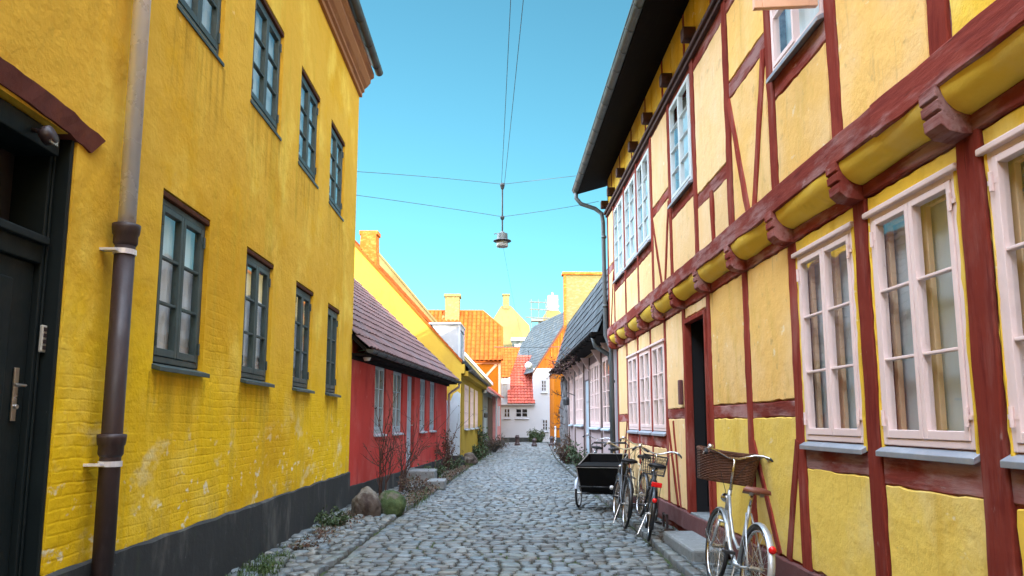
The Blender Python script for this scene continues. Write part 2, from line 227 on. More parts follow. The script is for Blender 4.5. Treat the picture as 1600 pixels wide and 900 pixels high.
# ------------------------------------------------------------------ mesh helpers
def base_of(o):
    while o.parent: o = o.parent
    return o
class MB:
    """collects geometry (world coordinates unless local=True) and links it as one mesh object"""
    def __init__(s, local=False): s.v = []; s.f = []; s.local = local; s.t = None
    def add(s, vs, fs):
        n = len(s.v); s.v.extend(tuple(v) for v in vs); s.f.extend([tuple(i + n for i in f) for f in fs]); return s
    def hexa(s, p): return s.add(p, [(0, 3, 2, 1), (4, 5, 6, 7), (0, 1, 5, 4), (1, 2, 6, 5), (2, 3, 7, 6), (3, 0, 4, 7)])
    def box(s, x0, x1, y0, y1, z0, z1):
        return s.hexa([(x0, y0, z0), (x1, y0, z0), (x1, y1, z0), (x0, y1, z0), (x0, y0, z1), (x1, y0, z1), (x1, y1, z1), (x0, y1, z1)])
    def fb(s, F, u0, u1, n0, n1, z0, z1):
        return s.hexa([F(u0, n0, z0), F(u1, n0, z0), F(u1, n1, z0), F(u0, n1, z0), F(u0, n0, z1), F(u1, n0, z1), F(u1, n1, z1), F(u0, n1, z1)])
    def prism(s, pts, vec):
        n = len(pts); vec = Vector(vec); a = [Vector(p) for p in pts]; b = [p + vec for p in a]
        return s.add(a + b, [tuple(range(n - 1, -1, -1)), tuple(range(n, 2 * n))] + [(i, (i + 1) % n, n + (i + 1) % n, n + i) for i in range(n)])
    def tube(s, pts, r, n=8, closed=False, cap=True):
        P = [Vector(p) for p in pts]; k = len(P); rr = r if hasattr(r, '__len__') else [r] * k
        vs = []; ref = None
        for i, p in enumerate(P):
            if closed: t = P[(i + 1) % k] - P[i - 1]
            else: t = P[min(i + 1, k - 1)] - P[max(i - 1, 0)]
            if t.length < 1e-9: t = Vector((0, 0, 1))
            t.normalize()
            if ref is None: ref = t.cross(Vector((.13, .27, 1))).normalized() if abs(t.z) < .95 else t.cross(Vector((1, .1, 0))).normalized()
            ref = (ref - t * ref.dot(t)).normalized(); b = t.cross(ref)
            for j in range(n):
                a = 2 * math.pi * j / n; vs.append(p + (ref * math.cos(a) + b * math.sin(a)) * rr[i])
        fs = []
        for i in range(k if closed else k - 1):
            i2 = (i + 1) % k
            for j in range(n): fs.append((i * n + j, i * n + (j + 1) % n, i2 * n + (j + 1) % n, i2 * n + j))
        if cap and not closed: fs.append(tuple(range(n - 1, -1, -1))); fs.append(tuple(range((k - 1) * n, k * n)))
        return s.add(vs, fs)
    def lathe(s, prof, o=(0, 0, 0), mtx=None, n=20):
        vs = []; o = Vector(o)
        for r, z in prof:
            for j in range(n):
                a = 2 * math.pi * j / n; p = Vector((r * math.cos(a), r * math.sin(a), z))
                vs.append(o + (mtx @ p if mtx else p))
        fs = [(i * n + j, i * n + (j + 1) % n, (i + 1) * n + (j + 1) % n, (i + 1) * n + j) for i in range(len(prof) - 1) for j in range(n)]
        if prof[0][0] > 1e-6: fs.append(tuple(range(n - 1, -1, -1)))
        if prof[-1][0] > 1e-6: fs.append(tuple(range((len(prof) - 1) * n, len(prof) * n)))
        return s.add(vs, fs)
    def timber(s, F, a, b, wd, n0, n1, jit=.006, seg=None):
        """hewn timber in wall frame F from a=(u,z) to b=(u,z), width wd, depth n0..n1, wandering edges"""
        a = Vector(a); b = Vector(b); L_ = (b - a).length; k = seg or max(2, int(L_ / .16)); t = (b - a) / L_; q = Vector((-t.y, t.x))
        vs = []; dl = dr = 0.
        for i in range(k + 1):
            c = a + t * L_ * i / k
            dl = .6 * dl + rnd.uniform(-jit, jit); dr = .6 * dr + rnd.uniform(-jit, jit); fn = n1 + rnd.uniform(-.003, .003)
            l = c + q * (wd / 2 + dl); r = c - q * (wd / 2 + dr)
            l2 = c + q * (wd / 2 + dl - .008); r2 = c - q * (wd / 2 + dr - .008)
            vs += [F(l.x, n0, l.y), F(l.x, fn - .007, l.y), F(l2.x, fn, l2.y), F(r2.x, fn, r2.y), F(r.x, fn - .007, r.y), F(r.x, n0, r.y)]
        fs = [(i * 6 + j, i * 6 + (j + 1) % 6, i * 6 + 6 + (j + 1) % 6, i * 6 + 6 + j) for i in range(k) for j in range(6)]
        fs += [tuple(range(5, -1, -1)), tuple(range(k * 6, k * 6 + 6))]
        return s.add(vs, fs)
    def pad(s, F, poly, n0, n1, jit=.008, edge=.012, step=.08):
        """plaster infill: irregular outline poly [(u,z)], rounded edge, front at n1"""
        pts = []
        for i, p in enumerate(poly):
            p = Vector(p); q = Vector(poly[(i + 1) % len(poly)]); k = max(1, int((q - p).length / step))
            for j in range(k):
                c = p.lerp(q, j / k); pts.append(Vector((c.x + rnd.uniform(-jit, jit), c.y + rnd.uniform(-jit, jit))))
        k = len(pts); ar = sum(pts[i].x * pts[(i + 1) % k].y - pts[(i + 1) % k].x * pts[i].y for i in range(k)); sg = 1 if ar > 0 else -1
        def inset(d):
            o = []
            for i in range(k):
                t = (pts[(i + 2) % k] - pts[i - 2]).normalized(); o.append(pts[i] + Vector((-t.y, t.x)) * d * sg)
            return o
        rings = [(pts, n0), (pts, n0 + (n1 - n0) * .35), (inset(edge * .35), n0 + (n1 - n0) * .8), (inset(edge), n1)]
        vs = [F(p.x, nn, p.y) for ps, nn in rings for p in ps]
        fs = [(r * k + i, r * k + (i + 1) % k, r * k + k + (i + 1) % k, r * k + k + i) for r in range(3) for i in range(k)]
        fs.append(tuple(range(3 * k, 4 * k)))
        return s.add(vs, fs)
    def tiles(s, p0, U, W, Nn, lu, lw, tw=.21, ch=.32, amp=.03, lip=.025, nu=6, flat=False):
        """pantile slope: p0 lower corner, U along the eaves, W up the slope, Nn outward; rolls across, a lip at every course"""
        p0, U, W, Nn = Vector(p0), Vector(U).normalized(), Vector(W).normalized(), Vector(Nn).normalized()
        cu = max(1, round(lu / tw)); cw = max(1, round(lw / ch)); ch = lw / cw; tw = lu / cu
        if flat: nu = 2
        for c in range(cw):
            for a in range(cu):
                w0, w1 = c * ch, (c + 1) * ch + .02; base = len(s.v); dz = rnd.uniform(-.004, .004)
                off = tw * .5 * (c % 2) if flat else 0
                for w, h in ((w0, -.012), (w0, lip), (w1, 0)):
                    for j in range(nu + 1):
                        x = j / nu; hh = 0 if flat else amp * abs(math.sin(x * math.pi)) ** .6
                        s.v.append(tuple(p0 + U * ((a + x) * tw + off) + W * w + Nn * (hh + h + dz)))
                for r in range(2):
                    for j in range(nu):
                        i = base + r * (nu + 1) + j; s.f.append((i, i + 1, i + nu + 2, i + nu + 1))
                if s.t is None: s.t = []
                s.t.extend([rnd.choice((1, 1, 1.08, .92, .8, 1.15, .97))] * (2 * nu))
        return s
    def build(s, name, m, parent=None, smooth=False, bevel=0., clip=(), weld=False, seg=2, kind=None, label=None):
        me = bpy.data.meshes.new(name); vs = s.v
        if parent is not None and not s.local:
            b = base_of(parent); inv = Matrix.LocRotScale(b.location, b.rotation_euler, None).inverted()
            vs = [tuple(inv @ Vector(v)) for v in vs]
        me.from_pydata(vs, [], s.f); me.update()
        mt = m if not isinstance(m, str) else M[m]
        if s.t or mt.get('attr'):
            if not s.t: s.t = []
            at = me.attributes.new('tint', 'FLOAT_COLOR', 'FACE'); n = len(me.polygons); t = (s.t + [1.] * n)[:n]
            at.data.foreach_set('color', np.stack([np.array(t, dtype=np.float32)] * 3 + [np.ones(n, dtype=np.float32)], 1).ravel())
        bm = bmesh.new(); bm.from_mesh(me)
        for pt, nn in clip:
            if parent is not None and not s.local: pt = inv @ Vector(pt); nn = inv.to_3x3() @ Vector(nn)
            bmesh.ops.bisect_plane(bm, geom=bm.verts[:] + bm.edges[:] + bm.faces[:], plane_co=pt, plane_no=nn, clear_outer=True)
        if weld: bmesh.ops.remove_doubles(bm, verts=bm.verts, dist=1e-4)
        if not s.t or len(s.t) < 4: bmesh.ops.recalc_face_normals(bm, faces=bm.faces)
        for f in bm.faces: f.smooth = smooth
        bm.to_mesh(me); bm.free()
        me.materials.append(m if not isinstance(m, str) else M[m])
        o = bpy.data.objects.new(name, me); C.objects.link(o)
        if parent is not None: o.parent = parent
        if bevel:
            b = o.modifiers.new('bevel', 'BEVEL'); b.width = bevel; b.segments = seg; b.limit_method = 'ANGLE'; b.angle_limit = R(40); b.harden_normals = False
        if kind: o['kind'] = kind
        if label: o['label'] = label
        return o
def tag(o, label, cat, group=None):
    o['label'] = label; o['category'] = cat
    if group: o['group'] = group
    return o
def thing(name, label, cat, loc=(0, 0, 0), rz=0., group=None):
    o = bpy.data.objects.new(name, None); C.objects.link(o); o.location = loc; o.rotation_euler = (0, 0, R(rz)); o.empty_display_size = .1
    return tag(o, label, cat, group)
def dup(root, label, loc, rz=None):
    r = root.copy(); C.objects.link(r); r.location = loc; r['label'] = label
    if rz is not None: r.rotation_euler = (0, 0, R(rz))
    for ch in list(root.children):
        c = ch.copy(); C.objects.link(c); c.parent = r
        for g in ch.children:
            e = g.copy(); C.objects.link(e); e.parent = c
    return r
def Fr(o, U, N):
    o, U, N = Vector(o), Vector(U), Vector(N)
    return lambda u, n, z: o + U * u + N * n + Vector((0, 0, z))
def wall(mb, F, u0, u1, z0, z1, holes, t=.3):
    """flat wall with openings: faces at n=0 and n=-t, with reveals"""
    us = sorted({u0, u1, *[h[0] for h in holes], *[h[1] for h in holes]}); zs = sorted({z0, z1, *[h[2] for h in holes], *[h[3] for h in holes]})
    us = [u for u in us if u0 <= u <= u1]; zs = [z for z in zs if z0 <= z <= z1]
    q = lambda *p: mb.add(p, [(0, 1, 2, 3)])
    for a, b in zip(us, us[1:]):
        for c, e in zip(zs, zs[1:]):
            um, zm = (a + b) / 2, (c + e) / 2
            if any(h[0] < um < h[1] and h[2] < zm < h[3] for h in holes): continue
            q(F(a, 0, c), F(b, 0, c), F(b, 0, e), F(a, 0, e)); q(F(a, -t, e), F(b, -t, e), F(b, -t, c), F(a, -t, c))
    for a, b, c, e in holes + [(u0, u1, z0, z1)]:
        q(F(a, 0, c), F(b, 0, c), F(b, -t, c), F(a, -t, c)); q(F(a, 0, e), F(b, 0, e), F(b, -t, e), F(a, -t, e))
        q(F(a, 0, c), F(a, 0, e), F(a, -t, e), F(a, -t, c)); q(F(b, 0, c), F(b, 0, e), F(b, -t, e), F(b, -t, c))
    return mb
def casement(par, F, u0, u1, z0, z1, n=0., rows=3, nsash=2, fw=.05, sw=.045, mw=.022, fm='teal', gm='glass_left', back=None, inner=False, sill='teal', sd=.06, hinges=True, head=None, skip=(), cols=1, local=False, bd=.13):
    """window (frame) > sash, pane, sill, hinge, curtain; n is the front of the frame"""
    A = lambda: MB(local)
    fr = A(); D = .07
    fr.fb(F, u0, u0 + fw, n - D, n, z0, z1).fb(F, u1 - fw, u1, n - D, n, z0, z1).fb(F, u0 + fw, u1 - fw, n - D, n, z1 - fw, z1).fb(F, u0 + fw, u1 - fw, n - D, n, z0, z0 + fw)
    win = fr.build('window', fm, par, bevel=.006)
    a, b = u0 + fw, u1 - fw; wS = (b - a) / nsash; pane = A()
    for i in range(nsash):
        if i in skip: continue
        x0, x1 = a + i * wS + .003, a + (i + 1) * wS - .003; y0, y1 = z0 + fw + .003, z1 - fw - .003
        sh = A(); f0, f1 = n - .05, n + .008
        sh.fb(F, x0, x0 + sw, f0, f1, y0, y1).fb(F, x1 - sw, x1, f0, f1, y0, y1).fb(F, x0 + sw, x1 - sw, f0, f1 - .001, y1 - sw, y1).fb(F, x0 + sw, x1 - sw, f0, f1 - .001, y0, y0 + sw * 1.35)
        for r in range(1, rows):
            zz = y0 + sw * 1.35 + (y1 - sw - y0 - sw * 1.35) * r / rows
            sh.fb(F, x0 + sw, x1 - sw, f0 + .01, f1 - .006, zz - mw / 2, zz + mw / 2)
        for c in range(1, cols):
            xx = x0 + sw + (x1 - x0 - 2 * sw) * c / cols; sh.fb(F, xx - mw / 2, xx + mw / 2, f0 + .01, f1 - .008, y0 + sw, y1 - sw)
        sh.build('sash', fm, win, bevel=.004)
        pane.add([F(x0 + sw * .7, n - .021, y0 + sw * .7), F(x1 - sw * .7, n - .021, y0 + sw * .7), F(x1 - sw * .7, n - .021, y1 - sw * .7), F(x0 + sw * .7, n - .021, y1 - sw * .7)], [(0, 1, 2, 3)])
    if pane.v: pane.build('pane', gm, win)
    if inner:
        il = A()
        for i in range(nsash):
            x0, x1 = a + i * wS, a + (i + 1) * wS
            il.fb(F, x0, x0 + .03, n - .11, n - .075, z0 + fw, z1 - fw).fb(F, x1 - .046, x1, n - .11, n - .075, z0 + fw, z1 - fw).fb(F, x0 + .03, x1 - .046, n - .11, n - .075, z0 + .03, z0 + .09).fb(F, x0 + .03, x1 - .046, n - .11, n - .075, z1 - .09, z1 - .03)
        il.build('inner_sash', 'tan', win, bevel=.004)
    if back:
        cu = A(); k = 40; vs = []
        for j in range(k + 1):
            x = u0 - .05 + (u1 - u0 + .1) * j / k; wv = n - bd - .02 * math.sin(j * 1.9) - rnd.uniform(0, .008) if 'curtain' in back else n - bd
            vs += [F(x, wv, z0 - .05), F(x, wv, z1 + .05)]
        cu.add(vs, [(2 * j, 2 * j + 2, 2 * j + 3, 2 * j + 1) for j in range(k)])
        cu.build('blind' if back == 'blind' else 'curtain', back, win, smooth=True)
    if sill:
        s_ = A(); s_.hexa([F(u0 - .03, n - .02, z0 - .045), F(u1 + .03, n - .02, z0 - .045), F(u1 + .03, n + sd, z0 - .075), F(u0 - .03, n + sd, z0 - .075), F(u0 - .03, n - .02, z0 - .004), F(u1 + .03, n - .02, z0 - .004), F(u1 + .03, n + sd, z0 - .04), F(u0 - .03, n + sd, z0 - .04)])
        s_.build('sill', sill, win, bevel=.004)
    if head:
        MB(local).fb(F, u0 - .04, u1 + .04, n - .02, n + .032, z1 - .012, z1 + .026).build('head_moulding', head, win, bevel=.008)
    if hinges:
        for zz in (z0 + .17, z1 - .17):
            for uu in ((u0 + fw, 1), (u1 - fw, -1)):
                h = A(); h.tube([F(uu[0], n + .016, zz - .05), F(uu[0], n + .016, zz + .05)], .011, 8).fb(F, uu[0] - .035, uu[0] + .035, n + .002, n + .011, zz - .012, zz + .012)
                h.build('hinge', fm, win)
    return win
# ------------------------------------------------------------------ ground and street
def kerbR(y): return float(np.interp(y, [-8, 4, 7.9, 12.1, 17.4, 25, 31, 42, 53], [1.8, 1.87, 1.92, 2.05, 2.11, 2.28, 2.45, 3.03, 3.6]))
def edgeL(y): return float(np.interp(y, [-8, 4, 7.9, 12.2, 19.5, 28, 40, 53], [-1.8, -1.75, -1.69, -1.53, -1.14, -.72, -.1, .1]))
g = MB(); g.add([(-300, -300, -.06), (300, -300, -.06), (300, 900, -.06), (-300, 900, -.06)], [(0, 1, 2, 3)]); g.build('ground', 'earth', kind='structure')
g = MB(); ys = [-14 + i * .5 for i in range(142)]; FX = [-1.06, -.9, -.7, -.45, -.2, 0, .2, .45, .7, .9, 1.0]; vs = []
for y in ys:
    a, b = edgeL(y) + .05, kerbR(y) - .09
    vs += [(-3.2, y, -.03), (edgeL(y) - .06, y, -.03)] + [((a + b) / 2 + f * (b - a) / 2, y, -.011 - .045 * f * f) for f in FX] + [(kerbR(y) + .0, y, -.04), (kerbR(y) + .1, y, -.012), (5.2 if y > 30 else 2.9, y, -.012)]
k = len(vs) // len(ys); g.add(vs, [(i * k + j, i * k + j + 1, (i + 1) * k + j + 1, (i + 1) * k + j) for i in range(len(ys) - 1) for j in range(k - 1)]); g.build('street_bed', 'soil', kind='structure', smooth=True)
class Stones:
    def __init__(s): s.v = []; s.f = []; s.t = []; s.n = 0
    def stone(s, cx, cy, hx, hy, rot, z, dome, k=5):
        u = np.array([-1, -.93, -.5, .5, .93, 1.]); X, Y = np.meshgrid(u, u); X = X.ravel(); Y = Y.ravel()
        rr = np.maximum(abs(X), abs(Y)); cor = (abs(X) > .8) & (abs(Y) > .8)
        Z = np.where(rr > .95, -.085, np.where(rr > .6, dome * .62, dome)); Z = np.where(cor & (rr < .95), dome * .40, Z)
        px = X * np.where(cor, .95, 1) * hx; py = Y * np.where(cor, .93, 1) * hy
        j1 = s.r.normal(0, .006, 36); j2 = s.r.normal(0, .005, 36)
        px = px + np.where(rr > .5, j1, 0); py = py + np.where(rr > .5, j2, 0)
        Z = Z + (px * s.r.normal(0, .03) + py * s.r.normal(0, .05)) * (rr < .95) + s.r.normal(0, .0012, 36)
        c, sn = math.cos(rot), math.sin(rot)
        s.v.append(np.stack([cx + px * c - py * sn, cy + px * sn + py * c, z + Z], 1))
        i = np.arange(5); A, B = np.meshgrid(i, i); a = (B * 6 + A).ravel() + s.n
        s.f.append(np.stack([a, a + 1, a + 7, a + 6], 1)); s.n += 36
        v = .62 + .56 * s.r.random(); wm = s.r.normal(0, .055); tt = np.tile([v * (1 + wm), v, v * (1 - wm), 1.], (25, 1)); sd = ((A == 0) | (A == 4) | (B == 0) | (B == 4)).ravel(); tt[sd, :3] *= .55; s.t.append(tt)   # flanks tinted darker, the joint shade painted in together with joint earth
    def build(s, name, m, **k):
        v = np.concatenate(s.v); f = np.concatenate(s.f); t = np.concatenate(s.t).astype(np.float32)
        me = bpy.data.meshes.new(name); me.from_pydata(v.tolist(), [], f.tolist()); me.update()
        at = me.attributes.new('tint', 'FLOAT_COLOR', 'FACE'); at.data.foreach_set('color', t.ravel())
        me.polygons.foreach_set('use_smooth', [True] * len(f)); me.materials.append(M[m]); o = bpy.data.objects.new(name, me); C.objects.link(o)
        for a, b in k.items(): o[a] = b
        return o
Stones.r = np.random.default_rng(5)
st = Stones(); y = 2.0; r_ = Stones.r
while y < 53.5:
    dp = r_.uniform(.125, .17) * (1 if y < 28 else 1.5); x0, x1 = edgeL(y) + .05, kerbR(y) - .09; x = x0 - r_.uniform(0, .1)
    while x < x1:
        wd = r_.uniform(.115, .235) * (1 if y < 28 else 1.35); xe = min(x + wd, x1 + .03)
        cx = (x + xe) / 2; cam_ = -.045 * ((cx - (x0 + x1) / 2) / ((x1 - x0) / 2)) ** 2
        wob = .03 * math.sin(cx * 1.7 + y * .7) + r_.normal(0, .006)
        if xe - x > .06: st.stone(cx, y + wob, (xe - x) / 2 - .008, dp / 2 - .012, r_.normal(0, .025), cam_ + r_.normal(0, .006), r_.uniform(.009, .018))
        x = xe
    y += dp
# stones laid lengthwise along the two gutters
for fn, o1 in ((edgeL, 0.), (kerbR, 0.)):
    y = 2.
    while y < 52:
        ln = r_.uniform(.2, .42); a = math.atan2(fn(y + .3) - fn(y), .3)
        if fn is edgeL: st.stone(fn(y), y + ln / 2, .055, ln / 2 - .008, -a, -.04, .014)
        else: st.stone(fn(y) + .035, y + ln / 2, .065, ln / 2 - .01, -a, .012, .016)
        y += ln
# pavement strip along the half timbered wall: small setts
y = 2.
while y < 46:
    dp = r_.uniform(.10, .14); x = kerbR(y) + .12; xe_ = 2.56 if y < 15.6 else (2.7 if y < 29 else kerbR(y) + .5)
    while x < xe_:
        wd = r_.uniform(.09, .17); st.stone(x + wd / 2, y + r_.normal(0, .008), wd / 2 - .006, dp / 2 - .006, r_.normal(0, .06), .0 + r_.normal(0, .005), r_.uniform(.012, .022)); x += wd
    y += dp
# rough fieldstones between the left gutter and the houses
y = 2.
while y < 24:
    xl = -2.6 if y < 13 else -2.62 + (y - 13.15) * .0956; x = edgeL(y) - .08
    while x > xl + .02:
        s_ = r_.uniform(.09, .19)
        st.stone(x - s_ / 2, y + r_.uniform(-.04, .04), s_ / 2 - .004, s_ * r_.uniform(.42, .7), r_.uniform(-.6, .6), -.01 + .05 * (edgeL(y) - x) + r_.normal(0, .008), r_.uniform(.02, .045)); x -= s_
    y += r_.uniform(.13, .17)
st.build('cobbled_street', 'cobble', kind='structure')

# ------------------------------------------------------------------ yellow house on the left
yh = thing('yellow_house', 'tall ochre yellow two storey house with dark teal windows and black plinth', 'house', (-2.6, 6, 0))
F = Fr((-2.6, 0, 0), (0, 1, 0), (1, 0, 0))
lowW = [(1.65, 2.6), (5.58, 6.52), (7.5, 8.42), (9.38, 10.27), (11.17, 12.0)]; upW = [(-.2, .8), (1.75, 2.75), (3.65, 4.65), (5.62, 6.6), (7.4, 8.45), (9.25, 10.28), (11.0, 12.03)]
holes = [(a, b, 1.93, 3.3) for a, b in lowW] + [(a, b, 4.86, 6.17) for a, b in upW]
door = (3.42, 4.41, .0, 3.22)
# front wall in a fine grid so that the hand trowelled face really undulates
mb = MB(); wall(mb, F, -14, 13.1, 0, 7.62, holes + [door], .35); mb.build('wall', 'ochre', yh)
mb = MB(); mb.box(-9, -2.95, 12.8, 13.1, 0, 7.6); mb.prism([(-9.4, 12.8, 7.6), (-2.6, 12.8, 7.6), (-6, 12.8, 11.2)], (0, .3, 0)); mb.box(-9.4, -9, -14, 13.1, 0, 7.6); mb.box(-9, -2.95, -14, -13.7, 0, 7.6); mb.box(-9.4, 2.38, -20, -14.02, 0, 8.6); mb.build('gable_wall', 'ochre', yh)  # last box: unseen block added across the street to cut low sky light
mb = MB()
for a, b in ((-14, 3.42), (4.41, 13.12)):
    k = int((b - a) / .25); P = []
    for i in range(k + 1):
        u = a + (b - a) * i / k; P += [F(u, -.02, -.1), F(u, .035 + rnd.uniform(-.006, .006), -.1), F(u, .028 + rnd.uniform(-.006, .006), .61 + rnd.uniform(-.012, .012)), F(u, -.02, .64 + rnd.uniform(-.01, .01))]
    mb.add(P, [(4 * i + j, 4 * i + j + 1, 4 * i + 5 + j, 4 * i + 4 + j) for i in range(k) for j in range(3)] + [(0, 1, 2, 3), (4 * k, 4 * k + 1, 4 * k + 2, 4 * k + 3)])
mb.build('plinth', 'plinth_tar', yh)
for a, b, c, e in holes:
    if b < 1.5: continue
    low = c < 3
    casement(yh, F, a + .015, b - .015, c + .02, e - .06, n=-.035, rows=3, back='greycurtain' if not low else 'curtain', sd=.1 if low else .05, sill='teal', bd=.075)
    MB().fb(F, a - .01, b + .012, -.12, -.004, e - .058, e - .012).build('lintel', 'lintel', yh, bevel=.008)
mb = MB(); mb.box(-8.8, -3.05, -13.5, 12.7, .01, .03); mb.box(-8.8, -3.05, -13.5, 12.7, 4.0, 4.1); mb.box(-3.6, -3.55, -13.6, 12.75, .05, 7.5); mb.build('interior', 'room', yh)
for a, b, c, e in holes:
    if b < 1.5: continue
    h_ = .75 if c < 3 else 1.1
    MB().add([F(a - .06, .003, c - .06 - h_), F(b + .08, .003, c - .06 - h_), F(b + .08, .003, c - .06), F(a - .06, .003, c - .06)], [(0, 1, 2, 3)]).build('water_stain', 'drip', yh)
# cornice, gutter, roof
mb = MB(); prof = [(-.1, 7.5), (.05, 7.5), (.05, 7.58), (.09, 7.6), (.09, 7.66), (.14, 7.70), (.2, 7.78), (.2, 7.84), (.26, 7.88), (.26, 7.96), (-.1, 7.96)]
mb.prism([F(-14, n, z) for n, z in prof], (0, 27.14, 0)); mb.build('cornice', 'corniceb', yh)
mb = MB(); gp = [(.27 + .075 + .075 * math.cos(a), 8.02 + .075 * math.sin(a)) for a in [math.pi + math.pi * i / 8 for i in range(9)]]
vs = [F(y, n, z) for y in (-14, 13.2) for n, z in gp]; mb.add(vs, [(i, i + 1, i + 10, i + 9) for i in range(8)] + [tuple(range(9)), tuple(range(9, 18))])
for yy in np.arange(-13.5, 13.2, .8): mb.tube([F(yy, n + .0, z - .006) for n, z in gp], .008, 6)
mb.build('gutter', 'lampdark', yh)
mb = MB(); mb.prism([(-2.22, -14.1, 8.0), (-6, -14.1, 11.6), (-9.8, -14.1, 8.0), (-9.8, -14.1, 8.14), (-6, -14.1, 11.76), (-2.22, -14.1, 8.14)], (0, 27.35, 0)); mb.build('roof', 'tile_dark', yh)
# doorway: brick arch band, lining, frame, leaf
mb = MB(); k = 18; P = []
for i in range(k + 1):
    u = 3.0 + (4.66 - 3.0) * i / k; zt = 3.325 + .05 * (1 - ((u - 3.8) / .86) ** 2); j = lambda: rnd.uniform(-.005, .005)
    ui = 3.8 + (u - 3.8) * .86; P += [F(ui, -.25, zt - .13), F(ui, .015 + j(), zt - .135 + j()), F(u, .035 + j(), zt - .01 + j()), F(u, -.02, zt + .01)]
mb.add(P, [(4 * i + j, 4 * i + (j + 1) % 4, 4 * i + 4 + (j + 1) % 4, 4 * i + 4 + j) for i in range(k) for j in range(4)] + [(0, 1, 2, 3), (4 * k + 3, 4 * k + 2, 4 * k + 1, 4 * k)])
mb.build('arch', 'redbrick', yh)
mb = MB(); mb.fb(F, 4.375, 4.406, -.34, -.012, 0, 3.22); mb.fb(F, 4.32, 4.374, -.34, -.10, 0, 3.22); mb.fb(F, 4.34, 4.355, -.1, -.085, 0, 3.22); mb.fb(F, 3.425, 3.475, -.34, -.012, 0, 3.22); mb.fb(F, 3.475, 4.32, -.34, -.05, 3.08, 3.21)
mb.fb(F, 3.475, 4.32, -.32, -.10, 2.42, 2.56); mb.fb(F, 3.475, 4.32, -.32, -.06, 2.53, 2.58); fr_ = mb.build('door_frame', 'greenpaint', yh, bevel=.008)
mb = MB(); mb.fb(F, 3.5, 4.3, -.33, -.3, 2.58, 3.08); mb.build('fanlight', 'doorwood', yh)
mb = MB(); mb.fb(F, 3.48, 4.315, -.26, -.135, .04, 2.42)
for zz in ((.2, .75), (.9, 1.35), (1.5, 2.3)): mb.fb(F, 3.55, 4.12, -.14, -.12, *zz)
dr = mb.build('door', 'greenpaint', yh, bevel=.01)
mb = MB(); mb.fb(F, 4.20, 4.24, -.132, -.122, 1.50, 1.80); mb.tube([F(4.22, -.13, 1.70), F(4.22, -.07, 1.70), F(4.12, -.065, 1.70)], .009, 8); mb.lathe([(.014, 0), (.014, .02)], F(4.22, -.125, 1.58), Matrix.Rotation(R(90), 3, 'Y'), 10); mb.build('handle', 'steel', dr, smooth=False, bevel=.002)
mb = MB(); mb.fb(F, 4.328, 4.372, -.085, -.065, 1.90, 2.06); o = mb.build('intercom', 'plate', yh, bevel=.006)
mb = MB()
for i in range(4): mb.fb(F, 4.337, 4.362, -.066, -.060, 1.915 + i * .036, 1.938 + i * .036)
mb.build('button', 'castiron', o)
mb = MB(); mb.lathe([(.0, 0), (.05, .0), (.055, .03), (.05, .06), (0, .06)], F(4.06, .01, 3.10), Matrix.Rotation(R(70), 3, 'Y'), 16); mb.tube([F(4.06, -.1, 3.15), F(4.06, -.03, 3.14), F(4.06, .01, 3.12)], .014, 8); o = mb.build('wall_lamp', 'castiron', yh, smooth=True)
MB().fb(F, 4.03, 4.10, .065, .075, 3.06, 3.09).build('lamp_rim', 'steel', o)
mb = MB(); mb.fb(F, 3.35, 4.5, -.3, .12, -.05, .03); mb.build('threshold', 'granite', yh, bevel=.01)
# downpipe
mb = MB(); X_ = .105; mb.tube([F(4.86, X_, 2.78), F(4.86, X_, 7.4), F(4.86, X_ + .03, 7.6), F(4.86, .3, 7.95)], .056, 18); mb.build('downpipe', 'zinc', yh, smooth=True, seg=1)
mb = MB(); mb.tube([F(4.86, X_, -.05), F(4.86, X_, 2.72)], .064, 18)
for zz in (2.66, 1.27): mb.lathe([(.064, 0), (.076, .02), (.076, .07), (.083, .08), (.088, .12), (.088, .145), (.06, .15)], F(4.86, X_, zz), None, 18)
o = mb.build('cast_iron_pipe', 'castiron', yh, smooth=True)
for zz, mm, rr in ((2.6, 'zinc', .072), (1.21, 'zinc', .072), (4.55, 'zinc', .063)):
    m_ = MB(); m_.lathe([(rr, 0), (rr, .035)], F(4.86, X_, zz), None, 18); m_.fb(F, 4.74, 4.80, -.02, X_, zz + .008, zz + .024); m_.build('pipe_bracket', mm, yh)

# ------------------------------------------------------------------ half timbered house on the right
ht = thing('half_timbered_house', 'long yellow half timbered house with dark red beams and jettied upper storey', 'house', (2.5, 8, 0))
XL, XU, YE, Y0 = 2.5, 2.35, 15.35, -3.
FL = Fr((XL, 0, 0), (0, 1, 0), (-1, 0, 0)); FU = Fr((XU, 0, 0), (0, 1, 0), (-1, 0, 0))
wl = [(.1, 1.06), (1.3, 2.3), (2.58, 3.56), (3.82, 4.75), (5.0, 5.96), (10.93, 11.83), (11.97, 12.9), (13.06, 14.02)]
HL = [(a, b, 1.35, 2.86 if b < 8 else 2.70) for a, b in wl]; DO = (8.66, 9.64, .34, 2.83)
wu = [(4.93, 5.88), (2.5, 3.45), (8.53, 9.56), (10.97, 11.94), (12.13, 13.14), (13.36, 14.4)]
HU = [(4.93, 5.88, 4.42, 5.74), (2.5, 3.45, 4.42, 5.74), (8.53, 9.56, 4.40, 5.74), (10.97, 11.94, 4.28, 5.72), (12.13, 13.14, 4.28, 5.72), (13.36, 14.4, 4.28, 5.72)]
mb = MB(); wall(mb, FL, Y0, YE, 0, 3.1, HL + [DO], .3); mb.build('lower_wall', 'timber', ht)
mb = MB(); wall(mb, FU, Y0, YE, 3.24, 7.0, HU, .3); mb.box(2.53, XU + .3, Y0, YE, 3.1, 3.24); mb.build('upper_wall', 'timber', ht)
